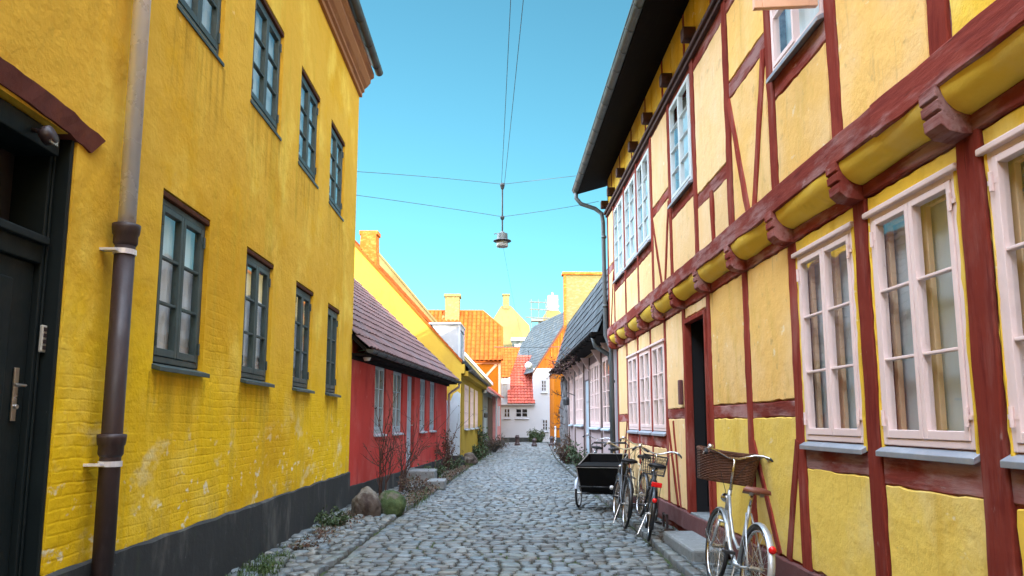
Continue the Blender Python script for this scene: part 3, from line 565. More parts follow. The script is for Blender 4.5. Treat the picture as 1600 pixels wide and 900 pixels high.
mb = MB(); mb.box(2.65, 9.4, YE - .3, YE - .002, 0, 7.0); mb.box(9.4, 9.7, Y0, YE, 0, 7); mb.prism([(2.36, YE - .3, 7.0), (9.7, YE - .3, 7.0), (6.1, YE - .3, 8.75)], (0, .298, 0)); mb.build('gable_wall', 'creamplaster', ht)
mb = MB(); mb.box(3.3, 3.35, Y0, YE - .4, .05, 6.9); mb.box(2.85, 3.3, Y0, YE - .4, 3.1, 3.2); mb.build('interior', 'room', ht)
# unseen block added behind the viewer to keep low sun off the street
mb = MB(); mb.box(2.4, 7.2, -26, -3.02, 0, 9.4); mb.prism([(2.4, -26, 9.4), (7.2, -26, 9.4), (4.8, -26, 13.4)], (0, 22.98, 0)); mb.build('added_sun_block', 'creamplaster', ht)
# top of that added sun block, over the nearest bays
mb = MB(); mb.box(3.2, 7.2, -3.0, 1.0, 7.05, 9.4); mb.prism([(3.2, -3.0, 9.4), (7.2, -3.0, 9.4), (4.8, -3.0, 13.4)], (0, 4, 0)); mb.build('added_sun_block_top', 'creamplaster', ht)
# timbers
PL = [(-1.2, .18), (0., .18), (1.18, .18), (2.42, .19), (3.68, .20), (4.86, .17), (6.06, .165), (7.26, .15), (8.57, .15), (9.73, .15), (10.86, .13), (11.9, .11), (12.98, .12), (14.1, .11), (15.24, .16)]
for y, wd in PL:
    lean = rnd.uniform(-.02, .02)
    MB().timber(FL, (y + lean, .30), (y, 3.0), wd, -.05, .020 + (.012 if y < 5 else 0), .007).build('post', 'timber_v', ht)
for a, b in ((Y0, 4.86), (4.86, 9.73), (9.73, YE)):
    MB().timber(FL, (a, 3.045), (b, 3.045), .10, -.05, .034, .005).build('wall_plate', 'timber', ht)
    MB().timber(FL, (a, .21), (b, .21), .23, -.05, .05, .008).build('sole_beam', 'basebeam', ht)
def rails(F_, spans, name='rail'):
    for a, b, z, wd in spans: MB().timber(F_, (a, z), (b, z + rnd.uniform(-.01, .01)), wd, -.05, .012, .010).build(name, 'timber', ht)
rails(FL, [(2.5, 3.6, 1.2, .2), (3.76, 4.79, 1.2, .19), (4.94, 5.98, 1.215, .17), (6.13, 7.2, 1.605, .14), (7.32, 8.5, 1.605, .14), (9.8, 10.8, 1.60, .13), (10.92, 14.05, 1.19, .17), (14.15, 15.17, 1.56, .13)])
def braces(F_, L_):
    for a, b, wd in L_: MB().timber(F_, a, b, wd, -.05, .030, .006).build('brace', 'timber_v', ht)
braces(FL, [((6.12, 1.34), (6.42, .34), .10), ((7.18, 1.3), (6.62, .34), .085), ((10.78, 1.5), (10.3, .34), .075), ((10.45, 1.5), (10.15, .34), .05), ((14.2, 1.5), (14.75, .34), .06)])
def pads(F_, L_, m, n1=.015):
    for p in L_:
        mm = m
        if isinstance(p[-1], str): mm = p[-1]; p = p[:-1]
        if len(p) == 4 and not hasattr(p[0], '__len__'): p = [(p[0], p[2]), (p[1], p[2]), (p[1], p[3]), (p[0], p[3])]
        MB().pad(F_, p, -.03, n1).build('infill_panel', mm, ht, smooth=False)
near = 'creamplaster'
pads(FL, [(2.52, 3.575, .34, 1.09, 'richplaster'), (3.79, 4.77, .34, 1.1, 'lowplaster'), (4.95, 5.97, .34, 1.13, 'lowplaster'), (6.15, 7.18, .34, 1.535, 'lowplaster'), (7.34, 8.49, .34, 1.53, 'lowplaster'), (6.15, 7.18, 1.68, 2.99), (7.34, 8.49, 1.68, 2.99),
          (2.52, 3.575, 2.885, 2.99, 'richplaster'), (3.79, 4.77, 2.885, 2.99, 'richplaster'), (4.95, 5.97, 2.885, 2.99, 'richplaster')], near)
# thin plaster margins beside the near windows
pads(FL, [(3.545, 3.575, 1.3, 2.9, 'richplaster'), (4.745, 4.775, 1.3, 2.9, 'richplaster'), (5.945, 5.975, 1.3, 2.9, 'richplaster'), (3.79, 3.835, 1.3, 2.9, 'richplaster'), (4.955, 5.01, 1.3, 2.9, 'richplaster')], near, .022)
pads(FL, [(9.82, 10.78, .34, 1.53), (9.82, 10.78, 1.67, 2.98), (10.93, 11.84, .34, 1.10), (11.97, 12.91, .34, 1.10), (13.05, 14.03, .34, 1.10), (14.17, 15.15, .34, 1.49), (14.17, 15.15, 1.63, 2.98),
          (10.93, 11.84, 2.735, 2.98), (11.97, 12.91, 2.735, 2.98), (13.05, 14.03, 2.735, 2.98), (8.66, 9.64, 2.85, 2.985)], 'paleplaster')
# jetty: sill beam, consoles, plaster coves
PU = [(-.2, .16), (1.1, .16), (2.3, .17), (3.63, .17), (4.83, .15), (5.97, .15), (7.13, .15), (8.42, .15), (9.67, .13), (10.86, .13), (12.03, .11), (13.25, .12), (14.52, .11), (15.27, .13)]
MB().timber(FU, (Y0, 3.335), (4.3, 3.335), .20, -.1, .055, .006).build('jetty_beam', 'timber', ht); MB().timber(FU, (4.3, 3.335), (10.4, 3.335), .19, -.1, .055, .006).build('jetty_beam', 'timber', ht); MB().timber(FU, (10.4, 3.335), (YE, 3.335), .18, -.1, .055, .006).build('jetty_beam', 'timber', ht)
cy_ = [1.2, 2.43, 3.70, 4.85, 6.04, 7.2, 8.42, 9.66, 10.84, 12.0, 13.18, 14.3, 15.2]
for y in cy_:
    hw = .076 if y < 6.5 else .068; P = [(-.05, 2.985), (.07, 2.985), (.15, 3.0), (.195, 3.04), (.2, 3.10), (.185, 3.105), (.185, 3.115), (.205, 3.12), (.21, 3.17), (.198, 3.175), (.198, 3.185), (.214, 3.19), (.214, 3.26), (-.05, 3.26)]
    MB().prism([FL(y - hw, n, z) for n, z in P], (0, 2 * hw, 0)).build('console', 'timber', ht, bevel=.008)
for a, b in zip(cy_, cy_[1:]):
    a += .075; b -= .075; k = max(4, int((b - a) / .12)); m_ = 9; vs = []
    ph = rnd.uniform(0, 6)
    for i in range(k + 1):
        u = a + (b - a) * i / k; e = .010 * math.sin(u * 5 + ph) + rnd.uniform(-.003, .003)
        for j in range(m_ + 1):
            t = math.pi / 2 * j / m_; vs.append(FL(u + rnd.uniform(-.004, .004) * (i in (0, k)), .02 + (.165 + e) * math.sin(t) , 3.255 - (.165 + e) * math.cos(t)))
    MB().add(vs, [(i * (m_ + 1) + j, i * (m_ + 1) + j + 1, (i + 1) * (m_ + 1) + j + 1, (i + 1) * (m_ + 1) + j) for i in range(k) for j in range(m_)]).build('cove', 'coveplaster', ht, smooth=True)
for y, wd in PU:
    MB().timber(FU, (y + rnd.uniform(-.02, .02), 3.42), (y, 5.86), wd, -.05, .022, .007).build('post', 'timber_v', ht)
rails(FU, [(2.4, 3.55, 4.26, .2), (4.9, 5.9, 4.28, .17), (6.04, 7.06, 4.82, .16), (7.2, 8.35, 4.05, .15), (8.5, 9.6, 4.27, .14), (9.73, 10.8, 4.62, .13), (10.92, 14.45, 4.15, .14), (14.57, 15.2, 4.64, .13), (6.0, 7.1, 5.72, .12), (7.2, 8.35, 5.72, .1)])
braces(FU, [((7.07, 4.72), (6.62, 3.43), .10), ((6.08, 4.75), (6.46, 3.43), .10), ((7.77, 4.0), (7.75, 3.43), .08), ((10.79, 4.5), (10.28, 3.43), .075), ((9.74, 4.5), (10.06, 3.43), .075), ((14.58, 4.5), (15.0, 3.43), .06)])
Zb, Zt = 3.435, 5.80
pads(FU, [(2.4, 3.53, Zb, 4.15, 'richplaster'), (3.73, 4.74, Zb, Zt), (4.92, 5.88, Zb, 4.19), (6.06, 7.04, Zb, 4.73), (6.06, 7.04, 4.91, 5.65), (7.22, 7.69, Zb, 3.97, 'paleplaster'), (7.81, 8.33, Zb, 3.97, 'paleplaster'), (7.22, 8.33, 4.13, 5.66, 'paleplaster'), (8.51, 9.59, Zb, 4.19, 'paleplaster')], near)
pads(FU, [(9.75, 10.78, Zb, 4.55), (9.75, 10.78, 4.69, Zt), (10.94, 11.96, Zb, 4.07), (12.1, 13.17, Zb, 4.07), (13.33, 14.45, Zb, 4.07), (14.59, 15.19, Zb, 4.56), (14.59, 15.19, 4.72, Zt)], 'paleplaster')
# plate moulding, attic band, joist ends, eaves
mb = MB(); mb.fb(FU, Y0, YE + .02, -.02, .05, 5.84, 5.90); mb.fb(FU, Y0, YE + .03, -.02, .085, 5.90, 5.955); mb.fb(FU, Y0, YE + .03, -.02, .06, 5.955, 5.985); mb.build('plate_moulding', 'timber_dark', ht, bevel=.008)
jy = [1.2, 2.4, 3.6, 4.75, 5.9, 7.05, 8.23, 9.41, 10.68, 11.85, 13.15, 14.3, 15.2]
for y in jy:
    m_ = MB(); c = [(.075 * math.copysign(min(1, abs(math.cos(a)) * 1.25), math.cos(a)), .085 * math.copysign(min(1, abs(math.sin(a)) * 1.25), math.sin(a))) for a in [2 * math.pi * i / 16 for i in range(16)]]
    m_.prism([FU(y + p, .165, 6.075 + q) for p, q in c], (.4, 0, 0)); m_.build('joist_end', 'timber_dark', ht, bevel=.012)
for a, b in zip(jy, jy[1:]):
    MB().timber(FU, ((a + b) / 2 - .1, 5.98), ((a + b) / 2 - .1, 6.9), .07, -.05, .02, .006).build('stud', 'timber_v', ht)
    c = (a + b) / 2 - .1
    pads(FU, [(a - .0, c - .05, 5.99, 6.85, 'richplaster'), (c + .05, b - .02, 5.99, 6.85, 'richplaster')], near)
mb = MB(); rf = [(1.74, 6.50), (1.74, 6.44), (2.36, 6.62), (6.1, 8.6), (10.4, 6.3), (10.4, 6.5), (6.1, 9.0), (1.9, 6.72)]
mb.prism([(x, Y0, z) for x, z in rf], (0, YE + .28 - Y0, 0)); mb.build('roof', 'blackwood', ht)
MB().tiles((1.80, Y0, 6.74), (0, 1, 0), (4.25, 0, 2.34), (-2.34, 0, 4.25), YE + .28 - Y0, 4.85, .23, .34).build('roof_tiles', 'tile_dark', ht)
mb = MB(); gp = [(1.70 + .075 * math.cos(a), 6.53 + .075 * math.sin(a)) for a in [math.pi + math.pi * i / 8 for i in range(9)]]
mb.add([(x, y, z) for y in (Y0, YE + .33) for x, z in gp], [(i, i + 1, i + 10, i + 9) for i in range(8)] + [tuple(range(9)), tuple(range(9, 18))])
for yy in np.arange(Y0 + .3, YE + .3, .55): mb.tube([(x, yy, z - .005) for x, z in gp] + [(1.9, yy, 6.62)], .009, 6)
mb.tube([(1.625, y_, 6.535) for y_ in (Y0, YE + .33)], .012, 6)
gut = mb.build('gutter', 'darkpipe', ht)
mb = MB(); mb.tube([(1.7, YE + .22, 6.45), (1.7, YE + .22, 6.33), (1.8, YE + .2, 6.2), (2.1, YE + .15, 6.08), (2.24, YE + .1, 5.95), (2.26, YE + .08, 5.75), (2.27, YE + .06, 3.3), (2.38, YE + .04, 3.0), (2.40, YE + .04, -.02)], .045, 12)
for z in (5.4, 3.9, 2.3, .8): mb.lathe([(.055, 0), (.055, .05)], (2.27 if z > 3.2 else 2.40, YE + .06, z), None, 12)
mb.build('downpipe', 'darkpipe', ht, smooth=True)
# windows
for a, b, c, e in HL:
    if b < 2: continue
    nr = b < 8
    casement(ht, FL, a, b, c, e, n=.016, rows=3, fw=.042, sw=.038, mw=.018, fm='pinkpaint', gm='glass', back='blind' if nr else 'greycurtain', inner=True, sill='zincflat', sd=.045, head='pinkpaint', hinges=nr)
for i, (a, b, c, e) in enumerate(HU):
    if b < 2.5: continue
    casement(ht, FU, a, b, c, e, n=.025, rows=4 if i > 1 else 3, fw=.036, sw=.03, mw=.014, fm='bluewhite' if i > 1 else 'pinkpaint', gm='glass_left', back='greycurtain', sill='zincflat', sd=.05, skip=(0,) if i == 0 else (), hinges=False)
# the casement standing open over the street
FO = Fr((XU - .035, 4.965, 0), (-1, .10, 0), (0, 1, 0))
mb = MB(); y0, y1 = 4.49, 5.66
mb.fb(FO, 0, .06, -.02, .025, y0, y1).fb(FO, .39, .45, -.02, .025, y0, y1).fb(FO, .06, .39, -.02, .024, y0, y0 + .08).fb(FO, .06, .39, -.02, .024, y1 - .06, y1)
for z in (4.92, 5.3): mb.fb(FO, .06, .39, -.012, .018, z - .012, z + .012)
o = mb.build('open_sash', 'orangepaint', ht, bevel=.005); MB().add([FO(.05, .001, y0 + .06), FO(.4, .001, y0 + .06), FO(.4, .001, y1 - .05), FO(.05, .001, y1 - .05)], [(0, 1, 2, 3)]).build('pane', 'glass', o)
# doorway
mb = MB(); a, b, c, e = DO; mb.fb(FL, a - .02, a + .04, -.05, .045, c, e); mb.fb(FL, b - .04, b + .02, -.05, .045, c, e); mb.fb(FL, a + .04, b - .04, -.05, .043, e - .06, e); mb.build('door_frame', 'timber_v', ht, bevel=.008)
mb = MB(); mb.fb(FL, a + .002, a + .02, -.75, -.052, c, e); mb.fb(FL, b - .02, b - .002, -.75, -.052, c, e); mb.fb(FL, a + .02, b - .02, -.75, -.052, e - .02, e - .003); mb.fb(FL, a, b, -.77, -.751, c, e); mb.build('door_lining', 'room', ht)
Fd = Fr((2.68, 9.56, 0), (math.cos(R(25)), -math.sin(R(25)), 0), (-math.sin(R(25)), -math.cos(R(25)), 0))
mb = MB(); mb.fb(Fd, 0, .6, -.02, .02, .42, 2.75)
for z in ((.55, 1.2), (1.35, 2.0), (2.15, 2.6)): mb.fb(Fd, .1, .5, .02, .032, *z)
dr = mb.build('door', 'boxwood', ht, bevel=.006); MB().tube([Fd(.54, .02, 1.45), Fd(.54, .07, 1.45), Fd(.44, .075, 1.45)], .01, 8).build('handle', 'steel', dr)
MB().fb(FL, DO[0], DO[1], -.3, .03, .31, .345).build('threshold', 'granite', ht, bevel=.01)
mb = MB(); mb.fb(FL, 9.84, 9.94, .02, .07, 1.72, 2.05); mb.build('mailbox', 'basebeam', ht, bevel=.01)
tag(MB().box(2.07, 2.46, 8.05, 9.45, -.03, .14).build('door_step', 'granite', None, bevel=.03), 'long worn granite step in front of the black open doorway', 'step')
# ------------------------------------------------------------------ red house (local frame: y along the street front, -x behind it)
ux = Vector((1, 0, 0)); uy = Vector((0, 1, 0))
rh = thing('red_house', 'low red cottage with dark plum pantile roof and grey white door, behind the two boulders', 'house', (-2.62, 13.15, 0), -5.46)
F = Fr((0, 0, 0), uy, ux); LM = lambda: MB(True); RL = 10.45
rw = [(1.66, 2.56), (3.2, 4.16), (6.18, 7.02), (7.56, 8.42)]; rd = (4.66, 5.5, .34, 2.62)
wall(LM(), F, 0, RL, 0, 3.0, [(a, b, 1.24, 2.66) for a, b in rw] + [rd], .3).build('wall', 'redplaster', rh)
mb = LM(); mb.box(-6.3, -.3, RL - .3, RL, 0, 2.9); mb.prism([(.0, RL - .3, 2.9), (-7.2, RL - .3, 2.9), (-3.6, RL - .3, 6.35)], (0, .3, 0)); mb.box(-6.3, -.3, .0, .3, 0, 2.9); mb.box(-7.2, -6.9, 0, RL, 0, 2.9); mb.build('gable_wall', 'redplaster', rh)
mb = LM(); k = 42; P = []
for i in range(k + 1):
    u = RL * i / k; P += [F(u, -.02, -.1), F(u, .03 + rnd.uniform(-.006, .006), -.1), F(u, .02, .35 + rnd.uniform(-.012, .012)), F(u, -.02, .37)]
mb.add(P, [(4 * i + j, 4 * i + j + 1, 4 * i + 5 + j, 4 * i + 4 + j) for i in range(k) for j in range(3)] + [(4 * k, 4 * k + 1, 4 * k + 2, 4 * k + 3)]); mb.box(-6, .0, RL - .01, RL + .03, -.1, .35); mb.build('plinth', 'plinth_tar', rh)
LM().box(-.9, -.86, .1, RL - .3, 0, 2.9).build('interior', 'room', rh)
for a, b in rw:
    casement(rh, F, a + .01, b - .01, 1.26, 2.65, n=-.04, rows=3, fm='bluegrey', gm='glass_left', back='greycurtain', sill='white', sd=.09, hinges=False, local=True, fw=.055, sw=.05)
mb = LM(); mb.fb(F, rd[0] + .02, rd[1] - .02, -.14, -.08, .36, 2.6)
for s_ in (rd[0] + .12, rd[0] + .47):
    for z in ((.5, 1.1), (1.25, 1.85), (2.0, 2.5)): mb.fb(F, s_, s_ + .26, -.08, -.065, *z)
dr = mb.build('door', 'bluegrey', rh, bevel=.006); LM().tube([F(rd[1] - .1, -.07, 1.4), F(rd[1] - .1, -.02, 1.4), F(rd[1] - .2, -.015, 1.4)], .012, 8).build('handle', 'steel', dr)
LM().fb(F, rd[0] - .03, rd[1] + .03, -.2, .03, .33, .36).build('threshold', 'granite', rh)
mb = LM(); sl_ = Vector((-1, 0, .955)).normalized(); nn = Vector((.955, 0, 1)).normalized()
mb.tiles((.34, -.1, 2.79), uy, sl_, nn, RL + .35, 5.5, .22, .33).build('roof', 'tile_dark', rh)
mb = LM(); mb.prism([(.30, -.1, 2.70), (.30, -.1, 2.78), (-3.6, -.1, 6.50), (-7.5, -.1, 2.78), (-7.5, -.1, 2.70), (-3.6, -.1, 6.4)], (0, RL + .33, 0)); mb.build('roof_deck', 'blackwood', rh)
mb = LM(); mb.box(0.0, .30, -.05, RL + .1, 2.66, 2.70); mb.box(-.0, .06, -.05, RL + .1, 2.60, 2.66); mb.build('eaves_board', 'blackwood', rh)
mb = LM(); gp = [(.37 + .07 * math.cos(a), 2.76 + .07 * math.sin(a)) for a in [math.pi + math.pi * i / 8 for i in range(9)]]
mb.add([(x, y, z) for y in (-.12, RL + .28) for x, z in gp], [(i, i + 1, i + 10, i + 9) for i in range(8)] + [tuple(range(9)), tuple(range(9, 18))])
for yy in np.arange(.2, RL, .7): mb.tube([(x, yy, z - .005) for x, z in gp], .008, 6)
mb.build('gutter', 'lampdark', rh)
LM().tube([(.37, RL + .15, 2.7), (.36, RL + .15, 2.58), (.15, RL + .1, 2.44), (.07, RL - .02, 2.35), (.06, RL - .04, .1)], .037, 10).build('downpipe', 'whitepink', rh, smooth=True)
mb = LM(); mb.lathe([(0, -.02), (.05, -.02), (.075, .03), (.085, .08), (.06, .13), (0, .15)], F(.42, .17, 2.62), None, 14); mb.tube([F(.42, -.02, 2.78), F(.42, .17, 2.8)], .012, 6); mb.build('wall_lamp', 'lens', rh, smooth=True)

# ------------------------------------------------------------------ yellow gable house with the sunlit gable
gh = thing('yellow_gable_house', 'bright yellow gable house with orange chimney and blue grey patch, behind the red cottage', 'house', (-1.25, 25.0, 0), -2.6)
F = Fr((0, 0, 0), uy, ux); GL = 10.9; sl2 = 1.09
gw = [(1.3, 2.9), (3.75, 5.3), (6.15, 7.7)]
wall(LM(), F, .02, GL, 0, 3.3, [(a, b, 1.22, 2.8) for a, b in gw], .3).build('front_wall', 'gableplaster', gh)
mb = LM(); mb.prism([(0, 0, 0), (0, 0, 3.5), (-5.3, 0, 3.5 + 5.3 * sl2), (-10.6, 0, 3.5), (-10.6, 0, 0)], (0, .3, 0)); mb.build('gable_wall', 'gableplaster', gh)
mb = LM(); mb.prism([(.42, GL, 3.2), (.42, GL, 3.28), (-.1, GL, 3.85), (-1.6, GL, 5.5), (-5.3, GL, 9.85), (-10.9, GL, 3.5), (-10.9, GL, 0), (.0, GL, 0), (.0, GL, 3.1)], (0, .35, 0)); mb.build('far_gable_wall', 'palegable', gh)
mb = LM(); mb.prism([(-1.6, GL - .06, 5.48), (-1.6, GL - .06, 5.6), (-5.3, GL - .06, 9.97), (-5.3, GL - .06, 9.85)], (0, .47, 0)); mb.build('parapet_coping', 'palegable', gh)
mb = LM(); mb.prism([(.50, GL - .1, 3.22), (.50, GL - .1, 3.36), (-1.62, GL - .1, 5.66), (-1.62, GL - .1, 5.5)], (0, .5, 0)); mb.build('white_verge', 'vergewhite', gh)
mb = LM(); mb.box(-.10, .03, .0, GL, -.1, .28); mb.box(-.45, .05, -.03, .35, -.1, .36); mb.build('plinth', 'plinth_tar', gh)
for a, b in gw:
    casement(gh, F, a, b, 1.24, 2.8, n=.01, rows=3, fm='pinkpaint', gm='glass_left', back='curtain', sill='white', sd=.07, hinges=False, local=True, fw=.07, sw=.06)
mb = LM(); k = 10; pts = [(-.02, 0)]
pp = [(-.62, -.0), (-.02, -.0), (-.02, 2.42), (-.12, 2.5), (-.25, 2.42), (-.35, 2.18), (-.48, 2.2), (-.58, 2.1), (-.62, 2.12)]
mb.prism([(x, -.012, z) for x, z in pp], (0, .01, 0)); mb.build('painted_patch', 'bluegrey', gh)
sv = Vector((-1, 0, sl2)).normalized(); nv = Vector((sl2, 0, 1)).normalized()
LM().tiles((.22, .1, 3.30), uy, sv, nv, GL - .1, 2.4, .3, .26, lip=.018, flat=True).build('lower_roof', 'slate', gh)
LM().tiles((.22 - 2.4 * .676, .1, 3.30 + 2.4 * .737), uy, sv, nv, GL - .1, 5.2, .22, .33).build('upper_roof', 'tile_orange', gh)
mb = LM(); mb.prism([(.2, .31, 3.15), (.2, .31, 3.2), (-5.3, .31, 9.15), (-10.8, .31, 3.26), (-10.8, .31, 3.2), (-5.3, .31, 9.1)], (0, GL - .3, 0)); mb.build('roof_deck', 'blackwood', gh)
mb = LM(); mb.prism([(.02, -.05, 3.47), (.02, -.05, 3.56), (-5.3, -.05, 9.36), (-5.3, -.05, 9.25)], (0, .2, 0)); mb.build('verge', 'tile_orange', gh)
mb = LM(); mb.box(.0, .22, .2, GL - .05, 3.02, 3.2); mb.box(-.02, .12, .0, .25, 3.1, 3.42); mb.build('cornice', 'gableplaster', gh, bevel=.02)
mb = LM(); gp = [(.28 + .075 * math.cos(a), 3.25 + .075 * math.sin(a)) for a in [math.pi + math.pi * i / 8 for i in range(9)]]
mb.add([(x, y, z) for y in (.3, GL - .1) for x, z in gp], [(i, i + 1, i + 10, i + 9) for i in range(8)] + [tuple(range(9)), tuple(range(9, 18))]); mb.build('gutter', 'lampdark', gh)
mb = LM(); mb.prism([(-3.72, .35, 6.9), (-3.02, .35, 6.4), (-3.08, .35, 7.4), (-3.1, .35, 8.05), (-3.04, .35, 8.06), (-3.04, .35, 8.2), (-3.7, .35, 8.2), (-3.7, .35, 8.06), (-3.64, .35, 8.05)], (0, .55, 0)); mb.build('chimney', 'brick', gh, bevel=.015)
mb = LM(); mb.prism([(-1.3, 1.9, 5.02), (-.26, 1.9, 5.02), (-.26, 1.9, 3.75), (-.3, 1.9, 3.75)], (0, 1.7, 0)); o = mb.build('dormer', 'zincflat', gh)
mb = LM(); mb.box(-1.5, -.2, 1.8, 3.7, 5.02, 5.1); mb.build('dormer_roof', 'zincflat', o, bevel=.01)
mb = LM(); mb.box(-.3, -.22, 1.86, 2.0, 3.7, 5.02); mb.box(-.3, -.22, 3.5, 3.64, 3.7, 5.02); mb.box(-.3, -.22, 2.0, 3.5, 4.85, 5.02); mb.build('dormer_frame', 'white', o)
LM().box(-.27, -.255, 2.0, 3.5, 3.9, 4.85).build('dormer_pane', 'glass_left', o)
mb = LM(); mb.tube([(.06, 8.9, 1.95), (.3, 8.9, 2.05), (.3, 8.9, 1.9)], .012, 6); mb.lathe([(.02, .25), (.09, .2), (.1, .03), (.05, 0), (0, 0)], (.3, 8.9, 1.65), None, 10); mb.build('wall_lantern', 'lampdark', gh)
mb = LM(); mb.lathe([(0, .15), (.1, .14), (.12, .0), (.1, -.02), (0, -.02)], (.12, 10.6, 2.85), None, 12); mb.build('gutter_hopper', 'white', gh)

# ------------------------------------------------------------------ grey garage house and pink house
gg = thing('grey_garage_house', 'small grey rendered house with tall blue grey garage door, past the yellow gable house', 'house', (-.72, 36.35, 0), -4.0)
F = Fr((0, 0, 0), uy, ux)
wall(LM(), F, 0, 5.6, 0, 3.0, [(.5, 2.3, .05, 2.2)], .3).build('wall', 'greywall', gg)
mb = LM(); mb.box(-7, -.31, 0.0, .3, 0, 2.9); mb.prism([(0, .02, 2.9), (-7, .02, 2.9), (-3.5, .02, 6.0)], (0, 5.5, 0)); mb.build('side_wall', 'greywall', gg)
mb = LM(); mb.fb(F, .52, 2.28, -.1, -.04, .05, 2.18)
for i in range(9): mb.fb(F, .56 + i * .19, .73 + i * .19, -.04, -.025, .1, 2.1)
mb.build('garage_door', 'bluegrey', gg)
mb = LM()
for i in range(14): mb.fb(F, 2.6 + i * .21, 2.79 + i * .21, .0, .03 + .006 * (i % 3), .1, 2.75)
mb.build('board_cladding', 'brownboard', gg)
LM().tiles((.25, 0, 2.88), uy, Vector((-1, 0, .93)), Vector((.93, 0, 1)), 5.7, 4.8, .22, .33).build('roof', 'tile_dark', gg)
mb = LM(); gp = [(.30 + .07 * math.cos(a), 2.86 + .07 * math.sin(a)) for a in [math.pi + math.pi * i / 8 for i in range(9)]]
mb.add([(x, y, z) for y in (0, 5.7) for x, z in gp], [(i, i + 1, i + 10, i + 9) for i in range(8)] + [tuple(range(9)), tuple(range(9, 18))]); mb.build('gutter', 'lampdark', gg)
pk = thing('pink_house', 'narrow strip of pink house with white drainpipe, beyond the grey garage house', 'house', (-.32, 42.0, 0), -4.0)
mb = LM(); mb.box(-6, .15, 0, 5, 0, 3.0); mb.prism([(.15, 0, 3.0), (-6, 0, 3.0), (-2.9, 0, 5.4)], (0, 5, 0)); mb.build('wall', 'pinkplaster', pk)
LM().tube([(.22, .15, 3), (.22, .15, .1)], .05, 8).build('drainpipe', 'white', pk)
mb = LM(); mb.box(.15, .19, .6, 1.5, 1.2, 2.4); mb.box(.15, .19, 2.6, 3.5, 1.2, 2.4); mb.build('window', 'bluegrey', pk)
mb = LM(); mb.box(-5.9, .19, -.01, 5, -.1, .25); mb.build('plinth', 'plinth_tar', pk)
LM().tiles((.35, -.05, 2.92), uy, Vector((-1, 0, .78)), Vector((.78, 0, 1)), 5.0, 4.2, .22, .33).build('roof', 'tile_red', pk)

# ------------------------------------------------------------------ big orange roofed house at the bend
oh = thing('orange_roof_house', 'house with large sunlit orange pantile roof and straw coloured chimney, behind the yellow gable house', 'house', (-3, 48, 0))
mb = MB(); mb.box(-8, .2, 48.3, 54, 0, 5.35); mb.build('wall', 'orangewall', oh)
mb = MB(); mb.prism([(.12, 48.3, 5.3), (.12, 54, 5.3), (.12, 52.3, 7.6), (.12, 50.0, 7.6)], (.08, 0, 0)); mb.build('gable_wall', 'orangewall', oh)
hip = [((.26, 50.0, 7.75), (1.35, 0, 1.3))]
mb = MB(); mb.tiles((-8, 48.0, 5.40), (1, 0, 0), (0, 3, 3.62), (0, -3.62, 3), 8.26, 4.72, .30, .36, amp=.10, lip=.02); mb.build('roof', 'tile_orange', oh, clip=hip)
mb = MB(); mb.prism([(-8, 48.05, 5.3), (-8, 51.0, 8.9), (-8, 54, 5.3)], (8.2, 0, 0)); mb.build('roof_deck', 'tile_orange', oh, clip=[((.2, 50.0, 7.68), (1.35, 0, 1.3))])
mb = MB(); mb.tube([(.26, 48, 5.46), (.26, 50.0, 7.85), (-1.06, 51.05, 9.12), (-8, 51.05, 9.12)], .09, 8); mb.build('ridge_tiles', 'tile_orange', oh)
mb = MB(); mb.box(-3.68, -2.68, 50.4, 51.4, 8.0, 10.05); mb.box(-3.76, -2.6, 50.32, 51.48, 10.05, 10.25); mb.box(-3.9, -3.68, 50.5, 51.3, 8.3, 8.75); mb.build('chimney', 'strawbrick', oh, bevel=.03)
mb = MB(); FB_ = Fr((0, 48.3, 0), (1, 0, 0), (0, -1, 0)); mb.timber(FB_, (-1.7, 3.4), (-.1, 5.2), .16, -.05, .03); mb.timber(FB_, (-8, 5.3), (.2, 5.3), .16, -.05, .06); mb.timber(FB_, (.1, .2), (.1, 5.3), .16, -.05, .05); mb.build('timber_frame', 'orangepaint', oh)
mb = MB(); mb.box(.2, .23, 49.2, 49.9, 3.2, 4.4); mb.build('window', 'white', oh)

# ------------------------------------------------------------------ far straw coloured gable
fg = thing('straw_gable_house', 'tall pale straw coloured gable with small chimney on its peak, beyond the orange roof', 'house', (1, 70, 0))
mb = MB(); mb.prism([(-3.2, 70, 0), (-3.2, 70, 8.2), (-.6, 70, 11.0), (.3, 70, 12.5), (.45, 70, 12.5), (1.2, 70, 12.5), (3.0, 70, 10.6), (3.1, 70, 9.6), (4.0, 70, 9.0), (4.0, 70, 0)], (0, 6, 0)); mb.build('wall', 'palegable', fg)
mb = MB(); mb.box(.45, 1.05, 69.9, 70.6, 12.2, 13.5); mb.box(.38, 1.12, 69.83, 70.67, 13.5, 13.65); mb.build('chimney', 'strawbrick', fg, bevel=.02)
mb = MB(); mb.box(1.9, 2.3, 69.96, 70.02, 8.2, 9.2); mb.build('window', 'orangewall', fg)
dh = thing('grey_dormer', 'small grey clad house top with white capping, in front of the far straw gable', 'building', (3, 66, 0))
MB().box(1.3, 2.9, 67, 68.5, 0, 8.8).build('wall', 'darkgrey', dh); MB().box(1.2, 3.0, 66.9, 68.6, 8.8, 9.1).build('roof_cap', 'white', dh); MB().box(1.5, 2.1, 66.95, 67.02, 7.4, 8.5).build('window', 'zincflat', dh)

